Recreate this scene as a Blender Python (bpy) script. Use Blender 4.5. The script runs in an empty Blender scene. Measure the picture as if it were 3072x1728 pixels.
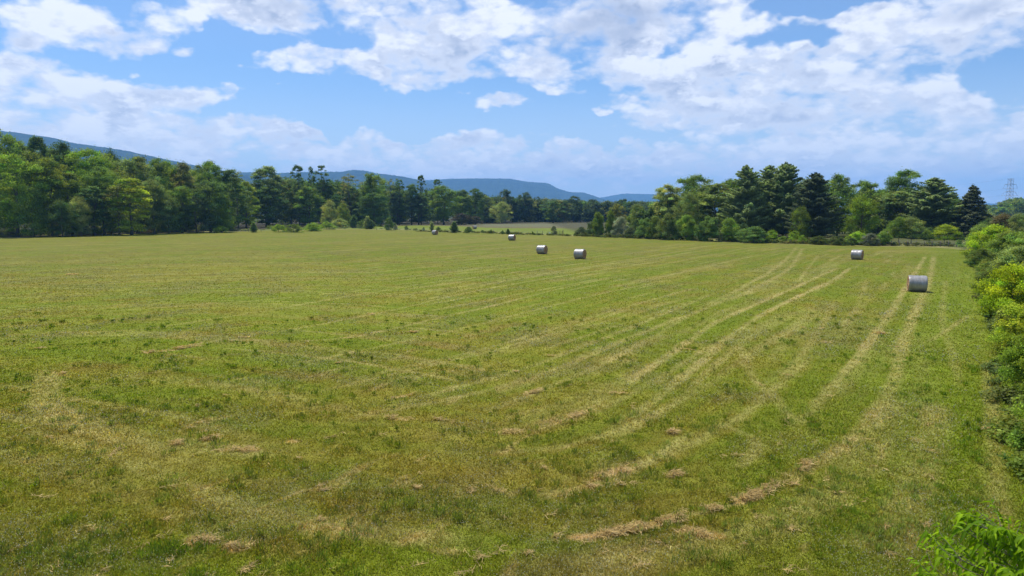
import bpy, math, random
import numpy as np
from mathutils import Vector
R = math.radians
S = bpy.context.scene
C = S.collection
rng = np.random.default_rng(7)
random.seed(7)

# ------------------------------------------------------------------ camera
F = 2048.0; PITCH = R(6.35); H = 7.0
cam = bpy.data.cameras.new('camera'); cam.lens = 24; cam.sensor_width = 36
cam.clip_start = 0.1; cam.clip_end = 60000
co = bpy.data.objects.new('camera', cam); C.objects.link(co)
co.location = (0, 0, H); co.rotation_euler = (math.pi/2 - PITCH, 0, 0)
S.camera = co

def ray(px, py):
    dx = (px-1536)/F; dy = (864-py)/F
    return (dx, math.cos(PITCH)+dy*math.sin(PITCH), -math.sin(PITCH)+dy*math.cos(PITCH))
def gp(px, py, z=0.0):            # the point of the level ground seen at a place of the photo
    d = ray(px, py); t = (z-H)/d[2]; return (d[0]*t, d[1]*t)
def at(px, py, d):                # the point seen there at distance d ahead
    r = ray(px, py); t = d/r[1]; return (r[0]*t, d, H+r[2]*t)

# ------------------------------------------------------------------ light
SUN_EL = R(66); SUN_AZ = R(-40)      # azimuth from straight ahead, negative = left
sdir = Vector((math.sin(SUN_AZ)*math.cos(SUN_EL), math.cos(SUN_AZ)*math.cos(SUN_EL), math.sin(SUN_EL)))
sl = bpy.data.lights.new('sun', 'SUN'); sl.energy = 4.6; sl.angle = R(0.53); sl.color = (1.0, 0.95, 0.87)
so = bpy.data.objects.new('sun', sl); C.objects.link(so)
so.rotation_euler = (-sdir).to_track_quat('-Z', 'Y').to_euler()
S.view_settings.view_transform = 'Standard'; S.view_settings.look = 'None'
S.view_settings.exposure = 0.33; S.view_settings.gamma = 1.0

# node helper
class N:
    def __init__(s, tree): s.t = tree; s.n = tree.nodes; s.l = tree.links
    def new(s, typ, **kw):
        n = s.n.new(typ)
        for k, v in kw.items(): setattr(n, k, v)
        return n
    def put(s, sock, v):
        if hasattr(v, 'is_output') or isinstance(v, bpy.types.NodeSocket): s.l.new(v, sock)
        elif v is not None:
            if hasattr(sock.default_value, '__len__') and not hasattr(v, '__len__'): v = (v,)*len(sock.default_value)
            if hasattr(sock.default_value, '__len__') and len(sock.default_value) == 4 and len(v) == 3: v = (*v, 1)
            sock.default_value = v
    def m(s, op, a, b=None, c=None, clamp=False):
        n = s.new('ShaderNodeMath', operation=op, use_clamp=clamp)
        s.put(n.inputs[0], a); s.put(n.inputs[1], b); s.put(n.inputs[2], c); return n.outputs[0]
    def vm(s, op, a, b=None, scale=None):
        n = s.new('ShaderNodeVectorMath', operation=op)
        s.put(n.inputs[0], a); s.put(n.inputs[1], b)
        if scale is not None: s.put(n.inputs['Scale'], scale)
        return n.outputs['Value'] if op in ('LENGTH', 'DOT_PRODUCT') else n.outputs[0]
    def noise(s, v, scale, detail=4, rough=0.55, dist=0.0, out='Fac', dim='3D'):
        n = s.new('ShaderNodeTexNoise', noise_dimensions=dim)
        s.put(n.inputs['Vector'], v); s.put(n.inputs['Scale'], scale); s.put(n.inputs['Detail'], detail)
        s.put(n.inputs['Roughness'], rough); s.put(n.inputs['Distortion'], dist); return n.outputs[out]
    def mr(s, v, a, b, c=0.0, d=1.0, kind='SMOOTHSTEP'):
        n = s.new('ShaderNodeMapRange', interpolation_type=kind)
        for i, x in enumerate((v, a, b, c, d)): s.put(n.inputs[i], x)
        return n.outputs[0]
    def mix(s, f, a, b, blend='MIX', clamp=False):
        n = s.new('ShaderNodeMix', data_type='RGBA', blend_type=blend)
        s.put(n.inputs[0], f); s.put(n.inputs[6], a); s.put(n.inputs[7], b); return n.outputs[2]

# ------------------------------------------------------------------ sky with clouds (world)
W = bpy.data.worlds.new('World'); S.world = W; W.use_nodes = True
w = N(W.node_tree); w.n.clear()
sky = w.new('ShaderNodeTexSky', sky_type='NISHITA', sun_disc=False, sun_elevation=SUN_EL,
            sun_rotation=SUN_AZ, altitude=200, air_density=1.0, dust_density=0.6, ozone_density=2.2)
tc = w.new('ShaderNodeTexCoord').outputs['Generated']
sep = w.new('ShaderNodeSeparateXYZ'); w.put(sep.inputs[0], tc)
az = w.m('ARCTAN2', sep.outputs[0], sep.outputs[1]); el = w.m('ARCSINE', sep.outputs[2])
K = 1.1925
# x, y, half width, half height, strength in the sky (clouds of the photograph)
CL = [(70,25,120,45,.9),(215,45,80,50,1.3),(250,92,150,38,1.5),(45,102,62,20,1.1),(410,45,75,55,.75),(492,60,22,50,.6),
 (630,28,150,55,1.3),(800,8,190,42,1.0),(950,30,150,52,1.2),(1110,60,130,70,1.1),
 (1330,95,330,90,1.5),(1430,150,230,70,1.4),(1500,50,230,75,1.2),(760,155,85,44,1.5),(880,172,170,46,1.7),(1050,168,120,52,1.7),(1030,120,70,34,1.1),
 (1058,234,72,27,1.6),(1272,266,78,27,1.7),(1530,268,24,10,1.3),(1425,230,55,15,1.0),(480,126,34,15,1.0),(350,166,26,9,.6),(664,208,14,16,.9),(722,228,20,10,.9),(618,170,28,8,.6),(1180,235,22,12,.9),
 (60,190,150,62,1.0),(160,235,190,55,1.1),(330,250,180,48,1.0),(500,232,120,30,1.3),(560,222,50,18,1.0),
 (60,310,170,60,.9),(280,310,260,50,1.1),(470,345,280,45,.9),(640,325,110,34,1.1),(770,342,34,16,1.0),
 (918,354,68,24,1.4),(1080,376,80,28,1.5),(1210,378,110,32,1.5),(1000,405,230,34,1.1),(1200,415,260,34,1.1),
 (1450,382,66,24,1.6),(1622,367,66,24,1.5),(1540,402,60,18,1.0),(1420,440,240,26,.9),
 (700,395,330,34,.8),
 (1690,30,170,60,1.1),(1850,45,200,62,1.3),(2160,20,90,38,1.2),(2330,40,230,90,1.5),(1900,150,330,70,1.4),(2120,170,300,80,1.4),(2380,110,280,110,1.5),
 (1780,240,240,48,1.3),(2050,255,330,60,1.3),(2330,250,260,80,1.1),(1720,300,190,30,.9),(2000,320,330,50,1.1),(2300,320,300,70,1.0),(2500,330,180,90,1.1),
 (1810,392,140,28,1.3),(2040,352,130,34,1.2),(2260,400,330,60,.8),(2000,420,420,40,.8)]
HO = [(1978,97,105,30,1.5),(1878,196,85,16,1.0),(2060,12,190,24,1.5),(2465,185,110,52,1.2),(1678,130,36,40,1.0),(2550,250,60,40,.8),(1960,258,90,12,.5),(1740,10,60,12,.6),
 (1000,290,520,60,.5),(700,240,80,60,.5),(600,110,120,50,.6)]
wn = w.noise(tc, 9.0, 4, 0.6, out='Color')
wv = w.vm('MULTIPLY', w.vm('SUBTRACT', wn, (0.5, 0.5, 0.5)), (0.11, 0.07, 0.0))
comb = w.new('ShaderNodeCombineXYZ'); w.put(comb.inputs[0], az); w.put(comb.inputs[1], el)
ae = w.vm('ADD', comb.outputs[0], wv)
def azel(px, py):
    d = Vector(ray(px, py)).normalized(); return math.atan2(d.x, d.y), math.asin(d.z)
acc = -0.02
for sgn, lst in ((1, CL), (-1, HO)):
    for (x, y, rx, ry, st) in lst:
        a0, e0 = azel(x*K, y*K); a1, _ = azel((x+rx)*K, y*K); _, e1 = azel(x*K, (y-ry)*K)
        mp = w.new('ShaderNodeMapping', vector_type='TEXTURE')
        w.put(mp.inputs[0], ae); mp.inputs[1].default_value = (a0, e0, 0)
        mp.inputs[3].default_value = (abs(a1-a0)*1.45, abs(e1-e0)*1.45, 1)
        g = w.new('ShaderNodeTexGradient', gradient_type='SPHERICAL'); w.put(g.inputs[0], mp.outputs[0])
        acc = w.m('MULTIPLY_ADD', g.outputs['Fac'], st*sgn*((.86 if y < 335 or rx > 200 else 1.25) if sgn > 0 else 1), acc)
zz = w.m('ADD', w.m('ABSOLUTE', sep.outputs[2]), 0.48)
inv = w.m('DIVIDE', 1.0, zz)
pv = w.vm('MULTIPLY', w.vm('SCALE', tc, scale=inv), (2.0, 2.0, 2.6))
def cloudn(v, hi):
    a = w.noise(v, 3.4, 8 if hi else 5, 0.60, 0)
    if not hi: return a
    vo = w.new('ShaderNodeTexVoronoi', feature='F1'); w.put(vo.inputs['Vector'], w.vm('ADD', v, w.vm('SCALE', w.noise(v, 9, 1, .5, out='Color'), scale=.12)))
    w.put(vo.inputs['Scale'], 10.0); w.put(vo.inputs['Detail'], 1.0); w.put(vo.inputs['Roughness'], .55)
    return w.m('MULTIPLY_ADD', w.m('SUBTRACT', .50, vo.outputs['Distance']), .20, a), a
f1, f1b = cloudn(pv, True)
pv2 = w.vm('ADD', pv, (-0.02, 0, 0.085))
f2 = cloudn(pv2, False)
side = w.mr(w.m('ABSOLUTE', az), 0.85, 1.3, 0.0, 0.28)          # outside the photo: broken cloud too
low = w.mr(el, 0.0, 0.15, 0.40, 0.0)                                 # whitening towards the horizon
bias = w.m('ADD', side, low)
A = w.m('MINIMUM', w.m('ADD', acc, bias), 0.75)
D = w.m('MULTIPLY_ADD', w.m('SUBTRACT', f1, 0.5), 2.6, A)
cov = w.mr(D, -0.02, 0.68)
cov = w.m('POWER', cov, 0.9)
top = w.mr(w.m('SUBTRACT', w.m('MULTIPLY_ADD', w.m('SUBTRACT', f1, f1b), .5, f1b), f2), -0.07, 0.08)
thick = w.mr(D, 0.42, 1.25)
gray = w.m('MULTIPLY', thick, w.m('SUBTRACT', 1.0, w.m('MULTIPLY', top, 0.75)))
dk = 0.0
for (x, y, rx, ry, st) in [(1560,38,170,70,1.0),(1450,95,150,50,.7),(720,4,120,34,.8),(2440,12,120,40,.8),(1380,150,120,40,.4),(2150,190,200,40,.4),(2380,240,200,30,.35)]:
    a0, e0 = azel(x*K, y*K); a1, _ = azel((x+rx)*K, y*K); _, e1 = azel(x*K, (y-ry)*K)
    mp = w.new('ShaderNodeMapping', vector_type='TEXTURE'); w.put(mp.inputs[0], ae); mp.inputs[1].default_value = (a0, e0, 0)
    mp.inputs[3].default_value = (abs(a1-a0)*1.3, abs(e1-e0)*1.3, 1); g = w.new('ShaderNodeTexGradient', gradient_type='SPHERICAL'); w.put(g.inputs[0], mp.outputs[0])
    dk = w.m('MULTIPLY_ADD', g.outputs['Fac'], st, dk)
gray = w.m('ADD', gray, w.m('MULTIPLY', w.mr(dk, 0.0, .9), w.mr(f1b, .35, .65, .3, .95)), clamp=True)
ccol = w.mix(gray, (0.72, 0.75, 0.83), (0.36, 0.42, 0.56))
ccol = w.mix(w.m('MULTIPLY', w.m('MULTIPLY', top, cov), w.mr(dk, 0.0, .8, .78, .15)), ccol, (0.95, 0.955, 0.98))
hz = w.mr(el, 0.0, 0.22, 0.40, 0.0)
ccol = w.mix(hz, ccol, (0.86, 0.87, 0.92))
SK = 0.115
skyc = w.vm('MULTIPLY', sky.outputs[0], (SK*.60, SK*.80, SK*1.0))
# thin high veil
veil = w.m('MULTIPLY', w.noise(w.vm('MULTIPLY', pv, (0.6, 0.6, 2.0)), 1.6, 6, 0.6, 0.6), 0.12)
cf = w.m('MAXIMUM', w.m('MULTIPLY', cov, 0.93), veil)
skyc = w.mix(w.mr(el, -.02, 0.20, 0.85, 0.0), skyc, (0.74, 0.81, 0.87))
fin = w.mix(cf, skyc, ccol)
bg = w.new('ShaderNodeBackground'); w.put(bg.inputs[0], fin); bg.inputs[1].default_value = 1.0
ow = w.new('ShaderNodeOutputWorld'); w.l.new(bg.outputs[0], ow.inputs[0])
W.cycles.sampling_method = 'MANUAL'; W.cycles.sample_map_resolution = 512

# ------------------------------------------------------------------ helpers
def mesh_np(name, V, Fc, cols=None, nper=4, smooth=False):
    """V (n,3), Fc (m,nper) index array, cols (n,3)"""
    me = bpy.data.meshes.new(name)
    V = np.ascontiguousarray(V, dtype=np.float32); Fc = np.ascontiguousarray(Fc, dtype=np.int32)
    me.vertices.add(len(V)); me.vertices.foreach_set('co', V.ravel())
    me.loops.add(Fc.size); me.loops.foreach_set('vertex_index', Fc.ravel())
    me.polygons.add(len(Fc)); me.polygons.foreach_set('loop_start', np.arange(0, Fc.size, nper, dtype=np.int32))
    if smooth: me.polygons.foreach_set('use_smooth', np.ones(len(Fc), dtype=bool))
    if cols is not None:
        a = me.color_attributes.new('tint', 'FLOAT_COLOR', 'POINT')
        c4 = np.ones((len(V), 4), dtype=np.float32); c4[:, :3] = cols
        a.data.foreach_set('color', c4.ravel())
    me.update(calc_edges=True); return me
def mesh_py(name, V, Fc, smooth=False):
    me = bpy.data.meshes.new(name); me.from_pydata([tuple(v) for v in V], [], Fc)
    if smooth: me.polygons.foreach_set('use_smooth', [True]*len(me.polygons))
    me.update(); return me
def link(name, me, mat=None, parent=None, loc=None):
    if mat and not me.materials: me.materials.append(mat)
    o = bpy.data.objects.new(name, me); C.objects.link(o)
    if parent: o.parent = parent
    if loc: o.location = loc
    return o
def tag(o, label=None, cat=None, group=None, kind=None):
    if label: o['label'] = label
    if cat: o['category'] = cat
    if group: o['group'] = group
    if kind: o['kind'] = kind
    return o
def empty(name, loc=(0, 0, 0)):
    o = bpy.data.objects.new(name, None); C.objects.link(o); o.location = loc; o.empty_display_size = 0.3; return o
class MB:
    def __init__(s): s.V = []; s.F = []
    def tube(s, pts, rad, n=6, cap=True):
        pts = [Vector(p) for p in pts]; b = len(s.V)
        for i, p in enumerate(pts):
            t = (pts[min(i+1, len(pts)-1)]-pts[max(i-1, 0)]).normalized()
            u = t.cross(Vector((0.3, 0.9, 0.1)) if abs(t.z) > .9 else Vector((0, 0, 1))).normalized(); v = t.cross(u)
            for k in range(n):
                a = 2*math.pi*k/n; s.V.append(p+(u*math.cos(a)+v*math.sin(a))*rad[i])
        for i in range(len(pts)-1):
            for k in range(n):
                s.F.append((b+i*n+k, b+i*n+(k+1) % n, b+(i+1)*n+(k+1) % n, b+(i+1)*n+k))
        if cap:
            s.F.append(tuple(b+k for k in range(n))[::-1]); s.F.append(tuple(b+(len(pts)-1)*n+k for k in range(n)))
    def box(s, c, d, rz=0):
        b = len(s.V); ca, sa = math.cos(rz), math.sin(rz)
        for i in range(8):
            x = (i & 1 or -1)*d[0]/2; y = ((i >> 1 & 1) or -1)*d[1]/2; z = ((i >> 2 & 1) or -1)*d[2]/2
            s.V.append(Vector((c[0]+x*ca-y*sa, c[1]+x*sa+y*ca, c[2]+z)))
        for f in ((0,2,3,1),(4,5,7,6),(0,1,5,4),(2,6,7,3),(0,4,6,2),(1,3,7,5)): s.F.append(tuple(b+k for k in f))
    def mesh(s, name, smooth=False): return mesh_py(name, s.V, s.F, smooth)

# value noise in numpy
_P = rng.random((256, 256)).astype(np.float32)
def vn(x, y, seed=0):
    x = x+seed*17.31; y = y+seed*9.77
    xi = np.floor(x).astype(np.int64); yi = np.floor(y).astype(np.int64)
    fx = x-xi; fy = y-yi; fx = fx*fx*(3-2*fx); fy = fy*fy*(3-2*fy)
    a = _P[xi & 255, yi & 255]; b = _P[(xi+1) & 255, yi & 255]; c = _P[xi & 255, (yi+1) & 255]; d = _P[(xi+1) & 255, (yi+1) & 255]
    return (a*(1-fx)+b*fx)*(1-fy)+(c*(1-fx)+d*fx)*fy
def fbm(x, y, o=4, seed=0, g=0.55):
    s = 0; a = 1; t = 0
    for i in range(o):
        s = s+a*vn(x*2**i, y*2**i, seed+i*3); t += a; a *= g
    return s/t
def ss(v, a, b): 
    t = np.clip((v-a)/(b-a), 0, 1); return t*t*(3-2*t)

# ------------------------------------------------------------------ ground colour field (world space)
def pline(pts): return np.array([gp(x*K, y*K) for x, y in pts])
def dist_pl(X, Y, P):
    d = np.full(X.shape, 1e9, dtype=np.float32); par = np.zeros(X.shape, dtype=np.float32); acc = 0.0
    L = np.linalg.norm(np.diff(P, axis=0), axis=1)
    for i in range(len(P)-1):
        ax, ay = P[i]; bx, by = P[i+1]; vx, vy = bx-ax, by-ay; l2 = vx*vx+vy*vy+1e-9
        t = np.clip(((X-ax)*vx+(Y-ay)*vy)/l2, 0, 1)
        dd = np.hypot(X-(ax+t*vx), Y-(ay+t*vy)); m = dd < d
        d = np.where(m, dd, d); par = np.where(m, acc+t*L[i], par); acc += L[i]
    return d, par/acc
# smooth a polyline (Catmull-Rom)
def cr(P, n=8):
    P = np.asarray(P); Q = []
    E = np.vstack([2*P[0]-P[1], P, 2*P[-1]-P[-2]])
    for i in range(1, len(E)-2):
        for k in range(n):
            t = k/n; a, b, c, d = E[i-1], E[i], E[i+1], E[i+2]
            Q.append(.5*((2*b)+(-a+c)*t+(2*a-5*b+4*c-d)*t*t+(-a+3*b-3*c+d)*t**3))
    Q.append(P[-1]); return np.array(Q)
# (points in 2576-wide photo coordinates, half width m, strength, tan share)
TR = [([(2118,670),(2060,694),(2000,722),(1900,765),(1800,810),(1740,850),(1640,920),(1540,985),(1440,1040),(1330,1085)],.34,.95,.35),
 ([(2146,668),(2100,700),(2040,730),(1940,778),(1850,835),(1780,895),(1700,960),(1630,1015),(1540,1075),(1420,1130)],.34,.95,.45),
 ([(2008,618),(1962,665),(1880,715),(1800,755),(1755,772),(1748,778)],.34,.6,.2),
 ([(2020,622),(1990,670),(1915,715),(1845,750),(1828,768)],.34,.6,.2),
 ([(2330,640),(2300,690),(2262,750),(2215,820),(2150,905),(2080,985),(2000,1070),(1900,1150)],.36,.95,.35),
 ([(2350,640),(2338,700),(2300,790),(2270,870),(2245,960),(2200,1050),(2120,1140),(2000,1220)],.45,.75,.25),
 ([(2060,640),(2020,690),(2010,710)],.3,.35,.1),
 ([(1700,650),(1560,672),(1400,695),(1200,730),(1000,775),(800,815),(560,855)],.30,.45,.2),
 ([(1640,680),(1450,715),(1250,765),(1050,810),(850,850),(560,855),(370,885)],.28,.40,.6),
 ([(1700,700),(1500,740),(1300,790),(1100,840),(900,880),(700,930)],.30,.5,.3),
 ([(1760,720),(1560,775),(1380,830),(1200,880),(1000,925),(830,970)],.28,.60,.3),
 ([(1800,735),(1640,800),(1480,865),(1300,930),(1100,985),(900,1050)],.32,.40,.3),
 ([(1850,740),(1720,800),(1600,870),(1480,930),(1300,1000),(1150,1060)],.3,.35,.4),
 ([(130,930),(110,990),(160,1040),(280,1085),(420,1110),(620,1130),(760,1125)],.8,.45,.3),
 ([(0,1080),(120,1100),(280,1140),(420,1200),(560,1260),(760,1310),(1000,1345),(1300,1360)],.55,.35,.4),
 ([(2250,980),(2210,1100),(2130,1200),(2000,1290),(1850,1350),(1600,1410),(1300,1449)],.8,.5,.2),
 ([(2350,1000),(2330,1150),(2260,1300),(2150,1420)],.7,.4,.1),
 ([(2480,900),(2500,1050),(2510,1200),(2520,1449)],.35,.6,.4),
 ([(1400,1352),(1500,1345),(1590,1332),(1680,1308),(1760,1285),(1850,1262),(1950,1215)],.09,1.2,1.3),
 ([(1000,770),(1300,700),(1600,655),(1800,635)],.3,.3,.1),
 ([(600,700),(900,680),(1300,655),(1500,640)],.3,.25,.1),
 ([(0,830),(300,830),(600,790),(900,740),(1200,690)],.4,.25,.1),
 ([(0,720),(400,725),(800,700)],.4,.2,.1)]
TR += [([(1500,625),(1200,650),(900,675),(600,700),(300,720),(0,735)],.3,.3,.1), ([(1560,650),(1250,690),(900,730),(500,765),(100,790)],.3,.35,.2),
 ([(1720,790),(1560,860),(1400,925),(1200,985),(950,1035),(800,1060)],.3,.35,.5), ([(1900,815),(1770,880),(1640,960),(1500,1030),(1340,1080),(1180,1110)],.3,.3,.4),
 ([(1960,790),(1880,850),(1790,925),(1720,990),(1600,1070),(1480,1120)],.3,.3,.3), ([(2100,760),(2060,830),(2000,910),(1930,990),(1830,1080)],.3,.25,.3),
 ([(2180,700),(2160,760),(2120,830)],.3,.25,.2), ([(1860,860),(1890,940),(1950,1000),(2010,1070)],.3,.3,.2), ([(1790,1060),(1880,1090),(1900,1130),(1850,1180)],.25,.3,.2),
 ([(1950,1215),(2060,1160),(2150,1090),(2220,1000)],.3,.35,.6), ([(1330,1250),(1500,1215),(1640,1150),(1740,1080)],.3,.4,.6), ([(700,1000),(900,960),(1150,900),(1350,850),(1600,770)],.3,.35,.3),
 ([(2380,700),(2370,800),(2400,900),(2420,1000)],.3,.25,.2), ([(2440,790),(2380,830),(2330,860)],.25,.4,.3)]
TR = [(p, hw*.85, min(st*(1.5 if st < .5 else 1), 1.2), tn) for p, hw, st, tn in TR]
TR = [(cr(pline(p)), hw, st, tn) for p, hw, st, tn in TR]
# scattered hay left lying: x, y, half width px, half height px, tilt
TP = [(1545,1185,48,16,-.35,1.1),(1900,1245,60,14,-.4,1.2),(1750,1338,48,12,.15,.9),(1960,1250,14,6,0,.8),(1620,1318,70,9,-.2,.9),(1480,1347,60,5,-.05,.9),
 (510,1355,28,14,.1,1.0),(590,1372,40,10,.1,.7),(860,1330,60,10,.15,.7),(600,1128,40,10,0,.8),(740,1108,16,5,0,.9),(530,1100,30,6,-.2,.7),(450,1112,22,6,0,.8),(150,940,12,4,0,.9),
 (1010,995,24,6,-.3,.9),(375,884,14,4,0,1.1),(450,875,50,4,-.2,.9),(180,690,14,2,0,1),(1480,1222,24,10,0,.6),(2215,838,10,3,0,.9),(1690,1085,14,5,0,.7),
 (1340,985,20,5,-.3,.7),(1000,1050,30,5,.1,.7),(1270,1085,50,3,0,.6),(1040,835,10,3,0,.8),(930,790,8,2,0,.8),(1700,1190,22,7,-.3,.6),(2080,860,9,4,0,.7),(1440,1045,50,8,-.35,.5),(1100,1380,60,12,.1,.5),(240,1330,30,14,0,.5),(1250,1230,40,10,.1,.5)]
EDGE = pline([(-700,610),(-200,603),(0,600),(210,592),(420,587),(600,583),(800,577),(1000,578),(1260,586),(1420,592),(1500,596),(1700,604),(1890,611),(2180,619),(2410,623),(2424,628)])
HEDGE = pline([(2410,623),(2430,650),(2455,730),(2478,850),(2492,950),(2505,1050),(2540,1240),(2600,1449)])
HEDGE = np.vstack([HEDGE, [[7.6, 9.0], [4.6, 2.0], [2, -10]]])
rowdir = TR[4][0][0]-TR[4][0][-1]; rowdir = rowdir/np.linalg.norm(rowdir)
edge_y = lambda X: np.interp(X, EDGE[:, 0], EDGE[:, 1])
hx = HEDGE[::-1]
hedge_x = lambda Y: np.interp(Y, hx[:, 1], hx[:, 0])
GREEN = np.array((0.152, 0.178, 0.012)); OLIVE = np.array((0.200, 0.174, 0.022)); BROWN = np.array((0.190, 0.130, 0.030))
PALE = np.array((0.29, 0.262, 0.080)); TAN = np.array((0.47, 0.33, 0.155)); CLOV = np.array((0.145, 0.158, 0.040)); FRESH = np.array((0.122, 0.168, 0.008)); YEL = np.array((0.222, 0.218, 0.028))
ROWP = cr(pline([(2352,636),(2338,700),(2300,790),(2262,880),(2200,1010),(2110,1120),(1990,1205),(1840,1275),(1620,1335),(1330,1366),(1000,1350),(700,1290),(420,1205),(200,1125),(0,1080),(-300,1010)]), 5)
ROWL = float(np.linalg.norm(np.diff(ROWP, axis=0), axis=1).sum())
def field(X, Y):
    X = X.astype(np.float32); Y = Y.astype(np.float32); r = np.hypot(X, Y); rd = rng.random(X.shape, dtype=np.float32)
    a = X*rowdir[0]+Y*rowdir[1]; b = X*rowdir[1]-Y*rowdir[0]
    n1 = fbm(X/9, Y/9, 4, 1); n2 = fbm(X/3.2, Y/3.2, 4, 5); n3 = fbm(X/1.0, Y/1.0, 4, 9); rd_, rt_ = dist_pl(X, Y, ROWP); rl_ = rt_*ROWL; wv = (n1-.5)*.9; n4 = fbm(rl_/24, (rd_+wv)/1.25, 3, 13); n5 = fbm(X/0.35, Y/0.35, 3, 21)
    n6 = fbm(X/5, Y/5, 4, 31)
    g = 0.80*ss(n1*0.5+n2*0.5, .36, .60)
    col = GREEN*(1-g[..., None])+OLIVE*g[..., None]
    def lay(col, c, m): m = np.clip(m, 0, 1)[..., None]; return col*(1-m)+c*m
    near = ss(r, 60, 16)
    col = lay(col, BROWN, ss(n2*.35+n4*.35+n6*.3, .50, .64)*(.30+.45*near))
    col = lay(col, YEL, ss(n3*.6+n1*.4, .5, .75)*.6)
    col = lay(col, PALE, ss(n4, .52, .76)*.46)
    col = lay(col, FRESH, ss(n4, .46, .26)*.55)
    col = lay(col, CLOV, ss(n2*.5+fbm(X/2.4, Y/2.4, 4, 41)*.5, .53, .62)*.42)
    col = lay(col, FRESH, ss(n6*.6+n3*.4, .54, .68)*.4)
    col = lay(col, BROWN*.95, ss(r, 42, 14)*ss(n1*.5+n3*.5, .38, .62)*.38)
    ph = (rd_+wv*.8)/2.35; fr = np.abs(ph-np.floor(ph)-.5); am = fbm(rl_/7, np.floor(ph)*3.7, 2, 71)
    col = lay(col, PALE, ss(fr, .12, .02)*ss(am, .42, .72)*.62*(.5+n3))
    col = lay(col, FRESH*.9, ss(np.abs(fr-.26), .12, .02)*ss(am, .35, .7)*.38)
    # richer green near the hedge at the right
    hd = hedge_x(Y)-X
    col = lay(col, FRESH*1.12, ss(hd, 9, 2)*.6*(0.5+n2))
    col = lay(col, YEL, ss(r, 70, 190)*.12)
    for P, hw, st, tn in TR:
        d, t = dist_pl(X, Y, P)
        wob = hw*(.42+.5*n2)
        m = ss(d, wob*1.9, wob*.4)*st*.95*ss(np.minimum(t, 1-t), 0, .10)*(.40+1.1*n3)
        m = m*(.55+.9*fbm(X/4, Y/4, 2, 51))
        c = PALE*(1-tn*ss(n2, .42, .7)[..., None]*.8)+TAN*(tn*ss(n2, .42, .7)[..., None]*.8)
        m = np.clip(m*(.6+.8*rd), 0, .95)[..., None]; col = col*(1-m)+c*m
        m2 = ss(np.abs(d-hw*3.2), hw*2.2, 0)*.30*st*(.3+n1)
        col = lay(col, FRESH*.92, m2)
    for (x, y, rx, ry, tilt, st) in TP:
        cx, cy = gp(x*K, y*K); ex = abs(gp((x+rx)*K, y*K)[0]-cx); ey = abs(gp(x*K, (y-ry)*K)[1]-cy)
        sx, sy = gp((x+rx)*K, (y+tilt*rx)*K); vx, vy = sx-cx, sy-cy; L = math.hypot(vx, vy); vx /= L; vy /= L
        m0 = (np.abs(X-cx) < 4*L+2) & (np.abs(Y-cy) < 4*L+2)
        u = ((X-cx)*vx+(Y-cy)*vy)/L; v = ((Y-cy)*vx-(X-cx)*vy)/max(ey*.55, .16)
        dd = np.hypot(u, v)+(n3-.5)*2.6+(n5-.5)*1.8
        m = np.clip(ss(dd, 1.6, .2)*1.25-rd*.75, 0, 1)*st*m0*.8
        col = lay(col, TAN, m)
    # small hay flecks everywhere near
    col = lay(col, TAN, ss(fbm(a/1.6, b/.5, 4, 61)*.7+n2*.3, .64, .78)*.35*near)
    # beyond the mown field
    ey = edge_y(X); beyond = Y-ey
    rough = np.array((0.20, 0.20, 0.055))*(.7+.6*n3[..., None])
    rough = lay(rough, np.array((0.30, 0.26, 0.11)), ss(n2, .5, .7)*.7)
    mm = ss(beyond, -0.6, 1.2); col = lay(col, rough, mm)
    # the further green field behind the fence and its uncut strip
    ff = ss(beyond, 7, 12)*ss(X, -112, -90)*ss(X, 60, 40)
    col = lay(col, np.array((0.17, 0.21, 0.024))*(.85+.3*n1[..., None]), ff)
    sy0 = np.interp(X, [-125,-90,-72,-50,-30,-12,0,60], [318,325,335,362,350,312,300,300])
    st = ss(Y, sy0-2, sy0+2)*ss(X, -112, -95)
    col = lay(col, np.array((0.16, 0.14, 0.065))*(.75+.5*n2[..., None]), st)
    st2 = ss(Y, sy0+22, sy0+34)*ss(X, -112, -95)*.8
    col = lay(col, np.array((0.16, 0.165, 0.085)), st2)
    # under the woods: litter
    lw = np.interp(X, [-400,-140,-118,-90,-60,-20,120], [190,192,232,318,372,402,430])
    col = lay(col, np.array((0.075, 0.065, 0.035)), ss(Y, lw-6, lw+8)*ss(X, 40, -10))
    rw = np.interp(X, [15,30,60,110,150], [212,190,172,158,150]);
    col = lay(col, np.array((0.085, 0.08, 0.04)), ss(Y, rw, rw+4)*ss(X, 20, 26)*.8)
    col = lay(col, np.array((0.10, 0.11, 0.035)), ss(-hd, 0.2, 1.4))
    return col, n2, n3

# ------------------------------------------------------------------ materials
def new_mat(name):
    m = bpy.data.materials.new(name); m.use_nodes = True; n = N(m.node_tree); n.n.clear()
    out = n.new('ShaderNodeOutputMaterial'); return m, n, out
def pbr(name, colfn, rough=0.9, bump=None, spec=0.2):
    m, n, out = new_mat(name); p = n.new('ShaderNodeBsdfPrincipled')
    n.put(p.inputs['Base Color'], colfn(n)); p.inputs['Roughness'].default_value = rough
    p.inputs['Specular IOR Level'].default_value = spec
    if bump:
        b = n.new('ShaderNodeBump'); b.inputs['Strength'].default_value = bump[1]; b.inputs['Distance'].default_value = bump[2]
        n.put(b.inputs['Height'], bump[0](n)); n.l.new(b.outputs[0], p.inputs['Normal'])
    n.l.new(p.outputs[0], out.inputs[0]); return m
def attr(n, name='tint'):
    a = n.new('ShaderNodeAttribute'); a.attribute_name = name; return a.outputs['Color']
def gcoord(n): return n.new('ShaderNodeNewGeometry').outputs['Position']
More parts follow.
